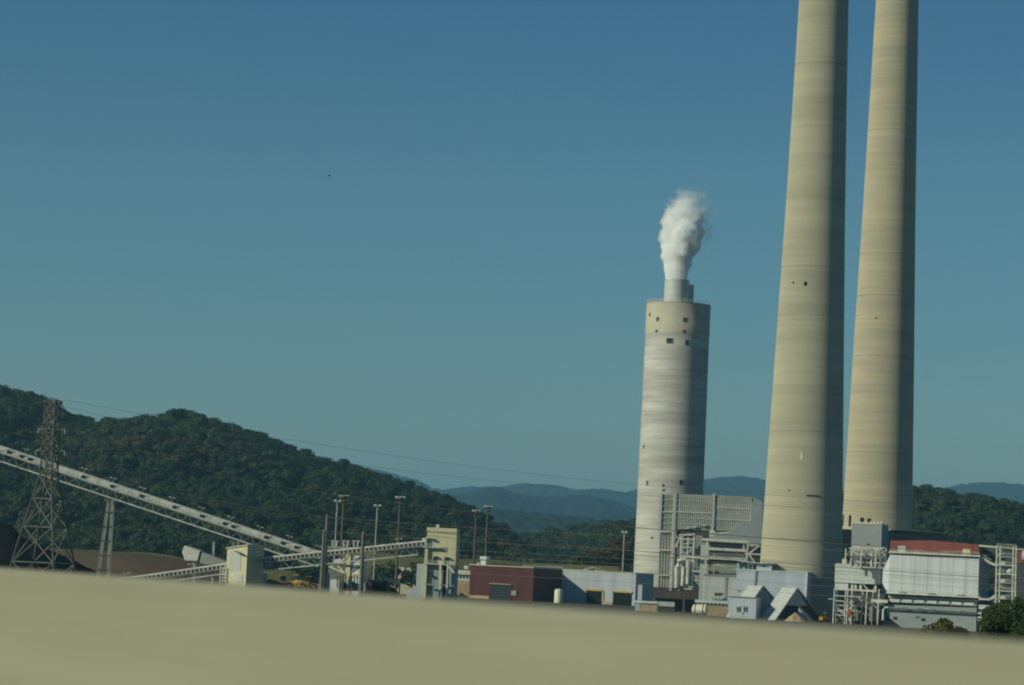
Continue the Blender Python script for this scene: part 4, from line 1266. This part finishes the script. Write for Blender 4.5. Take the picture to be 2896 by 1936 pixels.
for px in (2410,2420,2434,2476): ww.bar('column', MT['sid_white'], (px,1645), (px-3,1760), .75, .75, 1)
ww.bar('beam', MT['white_steel'], (2360,1663), (2476,1670), .6, .6, -.3)
ww.bar('brace', MT['white_steel'], (2440,1648), (2456,1668), .35, .35, .5)
ww.box('tank', MT['cream'], 2382,1578,2394,1592, 2, 4)
ls = Fac('pipe_lattice', 'tangle of white lattice steel and pipes on top of the white duct house', 'steel frame', 2390, 897, math.radians(10))
for px in (2392,2408,2416,2427,2436,2452,2466,2478,2492,2506):
    ls.bar('column', MT['white_steel'], (px,1549), (px-3,1604), .42, .42, rnd.uniform(0,5))
for y in (1543,1548,1562,1574,1587,1600):
    ls.bar('beam', MT['white_steel'], (2392+rnd.uniform(0,20),y), (2505-rnd.uniform(0,25),y+4), .32 if y != 1543 else .5, .32, rnd.uniform(-.5,3))
for k in range(16):
    x_ = rnd.uniform(2398,2490); y_ = rnd.uniform(1552,1585)
    ls.bar('brace', MT[rnd.choice(['white_steel','rib_light','rib_grey'])], (x_,y_), (x_+rnd.uniform(-14,14),y_+rnd.uniform(8,20)), .28, .28, rnd.uniform(0,5))
for k in range(7):
    x_ = rnd.uniform(2402,2490)
    ls.tube('pipe', MT['white_steel'], [(x_,1600,2),(x_+1,1575,2),(x_+5,1568,2),(x_+14,1567,2)], .38)
ls.box('platform', MT['grey_steel'], 2390,1570,2500,1572, 0, 6)
ls.box('dark_casing', MT['hood_grey'], 2425,1553,2500,1602, 6, 9)
l2 = Fac('stair_lattice', 'white lattice stairs and pipework at ground level left of the precipitator', 'steel frame', 2360, 893, math.radians(10))
for px in (2360,2366,2392,2398,2410,2440,2452,2470,2486):
    l2.bar('column', MT['white_steel'], (px,1664), (px-5,1765), .36, .36, rnd.uniform(0,4))
for y in (1682,1696,1709,1722,1736):
    l2.bar('beam', MT['white_steel'], (2358,y), (2400+rnd.uniform(0,70),y+4), .3, .3, rnd.uniform(-.3,3))
for k in range(22):
    x_ = rnd.uniform(2364,2475); y_ = rnd.uniform(1680,1735)
    l2.bar('brace', MT[rnd.choice(['white_steel','white_steel','cream','rib_grey'])], (x_,y_), (x_+rnd.uniform(8,30),y_+rnd.uniform(6,22)), .24, .24, rnd.uniform(0,4))
for k in range(8):
    x_ = rnd.uniform(2400,2480)
    l2.box('equipment', MT[rnd.choice(['rib_grey','tan','hood_grey','cream'])], x_, 1700+rnd.uniform(0,30), x_+rnd.uniform(6,14), 1755, 3, 6)
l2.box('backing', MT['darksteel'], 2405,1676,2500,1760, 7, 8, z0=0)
l2.box('fire_cabinet', MT['orange'], 2398,1721,2406,1738, -.5, .2)
l2.box('lamp_arm', MT['insul'], 2341,1691,2357,1693, -.2, .1)

pr = Fac('precipitator', 'huge white panelled precipitator box with chamfered left end and red penthouse', 'precipitator', 2515, 880, math.radians(16))
x0, x1, za, zb2 = pr.rect(2515,1568,2768,1688)
DP = 26.0
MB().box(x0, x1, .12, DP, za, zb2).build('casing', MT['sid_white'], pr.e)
NP = 7
for i in range(NP):
    a = x0 + (x1-x0)*i/NP + .055; b = x0 + (x1-x0)*(i+1)/NP - .055
    MB().box(a, b, 0, .2, za+.1, zb2-.3).build('panel', MT['sid_white'], pr.e)
# inlet nozzle bulging from the left end
pa, pb_, pc_, pd_ = pr.pt(2516,1567), pr.pt(2492,1611), pr.pt(2492,1647), pr.pt(2514,1681)
m = MB()
out_ = [Vector((x0,.1,pa.z)), Vector((pb_.x,3.5,pb_.z)), Vector((pb_.x,3.5,pc_.z)), Vector((x0,.1,pd_.z))]
bck = [Vector((x0,DP,pa.z)), Vector((pb_.x,DP-3.5,pb_.z)), Vector((pb_.x,DP-3.5,pc_.z)), Vector((x0,DP,pd_.z))]
m.add(out_+bck, [(0,1,2,3),(7,6,5,4),(0,4,5,1),(1,5,6,2),(2,6,7,3),(3,7,4,0)])
m.build('inlet_nozzle', MT['sid_white'], pr.e)
# right end face of the white box, its shade put into a darker grey
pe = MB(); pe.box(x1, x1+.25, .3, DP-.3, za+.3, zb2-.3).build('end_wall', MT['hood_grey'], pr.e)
pr.box('roof_beam', MT['white_steel'], 2513,1562.5,2772,1567, -.9, 1.0)
pr.box('painted_roof_shadow', MT['darksteel'], 2516,1567.5,2769,1570, -.35, .0)  # dark strip stands in for the shadow below the roof beam
# red penthouse
px_ = [(2518,1527),(2640,1526.5),(2758,1537),(2768,1540),(2769,1565),(2518,1562)]
pr.poly('penthouse', MT['brick_red'], px_, .6, 9)
pr.box('penthouse_door', MT['sid_lgrey'], 2539,1542,2561,1562, .45, .65)
pr.box('penthouse_door', MT['yellow'], 2722,1551,2744,1566, .45, .65)
for h in (4,8): pr.bar('handrail', MT['white_steel'], (2516,1560-h), (2770,1568-h), .09, .09, -.8)
for k in range(22): pr.bar('rail_post', MT['white_steel'], (2518+k*11.9,1551+k*.37), (2517.6+k*11.9,1561+k*.37), .09, .09, -.8)
# lower walkway
pr.box('walkway', MT['white_steel'], 2505,1680,2772,1683, -1.8, .1)
pr.box('walkway_beam', MT['darksteel'], 2512,1683,2768,1688, -.9, .12)
for h in (5,10): pr.bar('handrail', MT['sid_lgrey'], (2505,1676-h), (2770,1688-h), .09, .09, -1.7)
for k in range(24): pr.bar('rail_post', MT['sid_lgrey'], (2508+k*11.3,1664+k*.5), (2507.6+k*11.3,1677+k*.5), .09, .09, -1.7)
for px in (2552,2634,2716):
    for q in range(4):
        pr.box('rapper', MT[['tan','darksteel','rust','darksteel'][q]], px-10+q*6, 1672+q%2*2+(px-2552)*.045, px-6+q*6, 1679+(px-2552)*.045, -1.5, -.3)
# hopper zone
pr.box('hopper_band', MT['rib_light'], 2512,1688,2765,1694, .3, DP-2)
pr.box('hopper_wall', MT['rib_grey'], 2514,1694,2762,1707, .6, DP-2)
for i in range(7):
    a = 2517+i*35
    pr.box('hopper_panel', MT['sid_white'], a, 1697+i*1.55-4.5, a+27, 1705+i*1.55-4.5, .35, .65)
pr.bar('pipe_run', MT['darksteel'], (2500,1718), (2762,1732), .45, .45, -.3)
pr.poly('hopper', MT['hood_grey'], [(2511,1708),(2762,1717),(2760,1790),(2572,1790),(2508,1740)], .7, DP-3)
pr.box('hatch', MT['glass'], 2526,1742,2536,1750, .5, .8)
pr.box('hatch', MT['glass'], 2605,1746,2616,1754, .5, .8)
pr.box('hatch', MT['darksteel'], 2590,1741,2599,1745, .5, .8)
for px in (2552,2596,2636,2715): pr.box('rust_stain_plate', MT['rust'], px, 1716+(px-2552)*.06, px+12, 1718+(px-2552)*.06, -.45, -.3)
pr.box('ledge', MT['white_steel'], 2463,1693,2510,1702, -1, 4)
pr.tube('pipe', MT['white_steel'], [(2497,1752,-.6),(2498,1722,-.6),(2502,1716,-.6),(2512,1716,-.6)], .35)
for k, y in enumerate((1736,1750,1764)): pr.bar('support_beam', MT['darksteel'], (2512+k*18,y+2), (2540,y+3), .25, .25, 2)

# outlet side: stair tower
stt = Fac('stair_tower', 'white open steel stair tower right of the precipitator', 'stair tower', 2818, 872, math.radians(14))
for px in (2819,2829,2866,2874):
    for d in (0,6): stt.bar('column', MT['white_steel'], (px,1541), (px-6,1800), .42, .42, d)
for y in (1545,1571,1595,1620,1645,1668,1690,1715):
    stt.box('landing', MT['white_steel'], 2818,y,2874,y+3, -.2, 6)
    for h in (5,9): stt.bar('handrail', MT['white_steel'], (2818,y-h), (2874,y-h+2), .1, .1, -.3)
for k, y in enumerate((1546,1572,1597,1622,1647,1670,1692)):
    a, b = ((2826,y+23),(2866,y+2)) if k % 2 else ((2826,y+2),(2866,y+23))
    stt.bar('stair_flight', MT['sid_lgrey'], a, b, 1.2, .4, 3)
    stt.bar('brace', MT['white_steel'], (2822,y+23), (2872,y+2), .2, .2, 6)
stt.bar('top_beam', MT['white_steel'], (2768,1541), (2874,1549), .5, .4, 0)
stt.bar('bridge_stringer', MT['white_steel'], (2776,1573), (2802,1591), .7, .5, -.4)
stt.bar('bridge_stringer', MT['white_steel'], (2802,1591), (2822,1598), .7, .5, -.4)
stt.bar('bridge_rail', MT['white_steel'], (2778,1565), (2804,1582), .12, .12, -.8)
stt.tube('vent_horn', MT['sid_white'], [(2846,1632,2),(2849,1618,2),(2860,1608,2)], [.9,.7,1.1], 14)
stt.box('backing_duct', MT['darksteel'], 2772,1545,2820,1580, 9, 14)
ou = Fac('outlet_duct', 'white horizontal outlet ducts and beams under the stair tower', 'duct', 2768, 868, math.radians(14))
ou.box('duct', MT['sid_white'], 2768,1710,2830,1722, 0, 6)
for y in (1732,1744,1752): ou.bar('beam', MT['white_steel'], (2765,y), (2825,y+2), .5, .4, .5)
for px in (2775,2790,2806): ou.bar('column', MT['grey_steel'], (px,1722), (px-3,1800), .4, .4, 2)
ou.box('walk_slab', MT['white_steel'], 2768,1690,2800,1695, -1, 3)
ou.bar('ramp', MT['white_steel'], (2796,1695), (2815,1683), .8, .4, -.5)
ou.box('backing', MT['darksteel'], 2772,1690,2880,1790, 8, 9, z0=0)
eb = Fac('far_red_unit', 'dark red and white unit just visible at the right edge', 'building', 2876, 930, math.radians(14))
eb.box('wall', MT['brick_red'], 2876,1556,2896,1590, 0, 10)
eb.box('wall_panel', MT['sid_white'], 2890,1552,2930,1580, -.3, 9.7)
eb.box('base', MT['darksteel'], 2870,1590,2990,1740, .5, 10, z0=0)
eb.bar('roof_rail', MT['white_steel'], (2874,1551), (2960,1556), .4, .4, -.5)

# ------------------------------------------------------------------ masts and poles
def mast(label, px, ytop, Y, kind):
    c = P(px, ytop, Y)
    e = empty('light_mast' if kind != 'pole' else 'steel_pole', (c.x, c.y, 0))
    tag(e, label, 'mast' if kind != 'pole' else 'pole', 'light masts before the hill' if kind != 'pole' else 'tall steel poles')
    H = c.z
    if kind == 'rust':
        MB().tube([(0,0,0),(0,0,H*.5),(0,0,H-1)], [.5,.42,.34], 10).build('pole', MT['rust'], e, smooth=True)
        MB().lathe([(1.3,H-1.0),(1.6,H-.8),(1.6,H-.5),(.4,H-.2)], 16).build('head_ring', MT['rust'], e)
        for k in range(8):
            t_ = 2*math.pi*k/8
            MB().box(-.35,.35,-.35,.35,-.3,.25).build('lamp', MT['rib_light'], e).location = (math.cos(t_)*1.5, math.sin(t_)*1.5, H-.1)
        MB().lathe([(1.1,H-2.4),(1.3,H-2.2),(1.1,H-2.0)], 16).build('platform', MT['rust'], e)
    elif kind == 'grey':
        MB().tube([(0,0,0),(0,0,H-1)], [.38,.28], 10).build('pole', MT['grey_steel'], e, smooth=True)
        for s in (-1,1):
            MB().box(-.5,.5,-.35,.35,-.3,.2).build('lamp', MT['insul'], e).location = (s*.75, 0, H-.3)
        MB().bar((-1.3,0,H-.8),(1.3,0,H-.8),.2).build('bracket', MT['grey_steel'], e)
    else:
        MB().tube([(0,0,0),(0,0,H*.7),(0,0,H)], [.5,.44,.36], 12).build('pole', MT['weath_steel'], e, smooth=True)
        MB().lathe([(.38,H-.1),(.42,H),(.1,H+.15)], 12).build('cap', MT['grey_steel'], e)
mast('grey light mast left of the first rusty mast', 955, 1411, 950, 'grey')
mast('rusty brown high mast just right of the left grey mast', 973, 1399, 985, 'rust')
mast('grey light mast standing between two rusty masts', 1068, 1424, 950, 'grey')
mast('rusty brown high mast left of the tall yellow tower', 1132, 1403, 985, 'rust')
mast('rusty brown high mast right of the yellow tower, shorter of the near pair', 1347, 1441, 1190, 'rust')
mast('rusty brown high mast right of the yellow tower, taller of the near pair', 1380, 1429, 1190, 'rust')
mast('thick weathered steel pole in front of the conveyor crossing', 926, 1455, 690, 'pole')
mast('weathered steel pole beside the left thick pole, slightly shorter', 917, 1498, 688, 'pole')
mast('weathered steel pole in front of the braced silo house', 1028, 1503, 688, 'pole')
mast('slim grey pole beside the autumn trees left of the white stack', 1766, 1500, 1185, 'grey')

# ------------------------------------------------------------------ parked vehicles
def pickup(label, px, Y, yaw, paint):
    c = P(px, 1680, Y)
    e = empty('pickup_truck', (c.x, c.y, 0), yaw)
    tag(e, label, 'truck')
    MB().prism([(-2.7,-.95,.55),(2.6,-.95,.55),(2.7,-.95,.95),(1.5,-.95,1.15),(-2.7,-.95,1.15)], (0,1.9,0)).build('body', MT[paint], e, bevel=.06)
    MB().prism([(-.6,-.85,1.15),(1.3,-.85,1.15),(.7,-.80,1.85),(-.4,-.80,1.85)], (0,1.65,0)).build('cab', MT['glass'], e, bevel=.05)
    MB().box(-.42,.72,-.80,.80,1.84,1.92).build('cab_roof', MT[paint], e)
    for x in (-1.7,1.75):
        for y in (-.9,.9):
            w_ = MB().tube([(x,y-.13,.4),(x,y+.13,.4)], .4, 14).build('wheel', MT['rubber'], e)
            MB().tube([(x,y-.15,.4),(x,y+.15,.4)], .2, 10).build('rim', MT['grey_steel'], w_)
    for y in (-.7,.7): MB().box(2.62,2.72,y-.18,y+.18,.75,.92).build('headlight', MT['insul'], e)
pickup('dark pickup truck parked left of the maroon building', 1303, 1085, .15, 'darksteel')

# ------------------------------------------------------------------ single trees
def tree(name, label, px, py_top, Y, R, leafm, seed, nleaf=2600, leaf=.34, z0=0.0, base=.15, cat='tree', group=None, full=False):
    top = P(px, py_top, Y)
    H = top.z - z0
    e = empty(name, (top.x, top.y, z0))
    tag(e, label, cat, group)
    me, bl = crown_mesh('crown', seed, R, H*.96, nleaf, leaf, MT[leafm], nb=11, base=base, full=full)
    o = bpy.data.objects.new('crown', me); COL.objects.link(o); o.parent = e
    t_ = bpy.data.objects.new('trunk', trunk_mesh('trunk', H, max(.18, R*.06), bl)); COL.objects.link(t_); t_.parent = e
    return e
tree('broadleaf_tree', 'dense green tree at the right edge in front of the stair tower', 2862, 1672, 300, 3.1, 'leaf_green', 501, 16000, .11, base=.3, full=True)
tree('broadleaf_tree', 'green tree cut off by the right edge of the picture', 2915, 1690, 290, 2.4, 'leaf_green', 502, 10000, .11, base=.3, full=True)
tree('broadleaf_tree', 'lower green tree at the left side of the dense right edge tree', 2822, 1712, 305, 1.9, 'leaf_green', 507, 7000, .11, base=.3, full=True)
tree('shrub', 'yellowing bushy shrub in front of the precipitator hoppers', 2668, 1738, 300, 1.75, 'leaf_yel', 503, 6400, .14, full=True, base=.45, cat='shrub')
tree('shrub', 'small yellowing shrub on the left flank of the bushy one', 2630, 1752, 298, 1.3, 'leaf_yel', 504, 3600, .14, full=True, base=.5, cat='shrub')
tree('shrub', 'small green yellow shrub on the right flank of the bushy one', 2706, 1756, 302, 1.25, 'leaf_yel', 505, 3600, .14, full=True, base=.5, cat='shrub')
tree('shrub', 'dark green crown top behind the yellowing shrub', 2672, 1734, 306, 1.2, 'leaf_green', 506, 4000, .14, full=True, base=.5, cat='shrub')
spots = [(1642,1560,6),(1662,1545,7),(1680,1566,5),(1700,1548,6),(1718,1540,7),(1735,1530,7),(1756,1512,8),(1775,1518,7),(1792,1508,8),(1625,1578,5),(1690,1580,4)]
labs = ['leftmost but one autumn tree of the clump by the white stack', 'tall olive tree in the left part of the autumn clump', 'small reddish tree in the left part of the autumn clump', 'middle tree of the autumn clump left of the white stack',
        'tree right of the middle in the autumn clump', 'bushy tree behind the slim grey pole', 'tall yellowish tree just left of the slim grey pole', 'yellow green tree just right of the slim grey pole',
        'tallest tree of the clump touching the white stack', 'leftmost low tree of the autumn clump by the berm', 'low front tree of the autumn clump above the gabled shed']
for i, (px, py, R) in enumerate(spots):
    tree('autumn_tree', labs[i], px, py, 1260+i*7, R*.8, 'leaf_aut', 600+i, 1100, .55, group='autumn trees left of the white stack')
for i, (px, py, R, lab) in enumerate(((1102,1578,5,'dark bush on the grass berm left of the yellow tower'),(1168,1583,4.5,'dark bush on the berm touching the yellow tower'),(1075,1590,4,'small dark bush at the left foot of the berm'),(700,1590,5,'dark bush behind the small transfer house'),(860,1596,5,'dark bush behind the yellow loaders'),(920,1590,5,'dark bush behind the thick steel pole'))):
    tree('bush', lab, px, py, 1090, R, 'leaf_green', 700+i, 1000, .5, cat='bush', group='dark bushes on the berm', base=.1)

# ------------------------------------------------------------------ a bird far up in the sky
bp_ = P(931, 498, 230)
be = empty('bird', bp_, .5)
tag(be, 'small dark bird gliding in the blue sky', 'bird')
b = MB(); b.tube([(-.16,0,0),(-.10,0,.01),(0,0,.012),(.09,0,.01),(.15,0,0)], [.008,.03,.04,.03,.006], 8); b.build('body', MT['bird'], be, smooth=True)
for s in (-1,1):
    w_ = MB(); w_.add([(-.05,.02*s,.02),(.06,.02*s,.02),(.03,.16*s,.05),(-.04,.16*s,.05),(-.02,.30*s,.03),(-.07,.29*s,.03),
                       (-.05,.02*s,.03),(.06,.02*s,.03),(.03,.16*s,.06),(-.04,.16*s,.06),(-.02,.30*s,.035),(-.07,.29*s,.035)],
                      [(0,1,2,3),(3,2,4,5),(9,8,7,6),(11,10,8,9),(0,6,7,1),(1,7,8,2),(2,8,10,4),(4,10,11,5),(5,11,9,3),(3,9,6,0)])
    w_.build('wing', MT['bird'], be)
tl = MB(); tl.add([(-.14,-.01,0),(-.14,.01,0),(-.23,.035,0),(-.23,-.035,0),(-.14,-.01,.008),(-.14,.01,.008),(-.23,.035,.006),(-.23,-.035,.006)], [(0,1,2,3),(7,6,5,4),(0,4,5,1),(1,5,6,2),(2,6,7,3),(3,7,4,0)]); tl.build('tail', MT['bird'], be)

# ------------------------------------------------------------------ haze
hz_m = bpy.data.materials.new('haze'); hz_m.use_nodes = True
t = hz_m.node_tree; t.nodes.remove(t.nodes['Principled BSDF'])
pv_ = t.nodes.new('ShaderNodeVolumePrincipled')
pv_.inputs['Color'].default_value = (.34,.73,1.0,1)
pv_.inputs['Density'].default_value = 7.2e-5
pv_.inputs['Anisotropy'].default_value = 0.2
t.links.new(pv_.outputs[0], t.nodes['Material Output'].inputs['Volume'])
hzo = MB().box(-64000,64000,-64000,64000,-1.5,560).build('haze', hz_m)
tag(hzo, 'thin bluish haze in the air', kind='stuff')
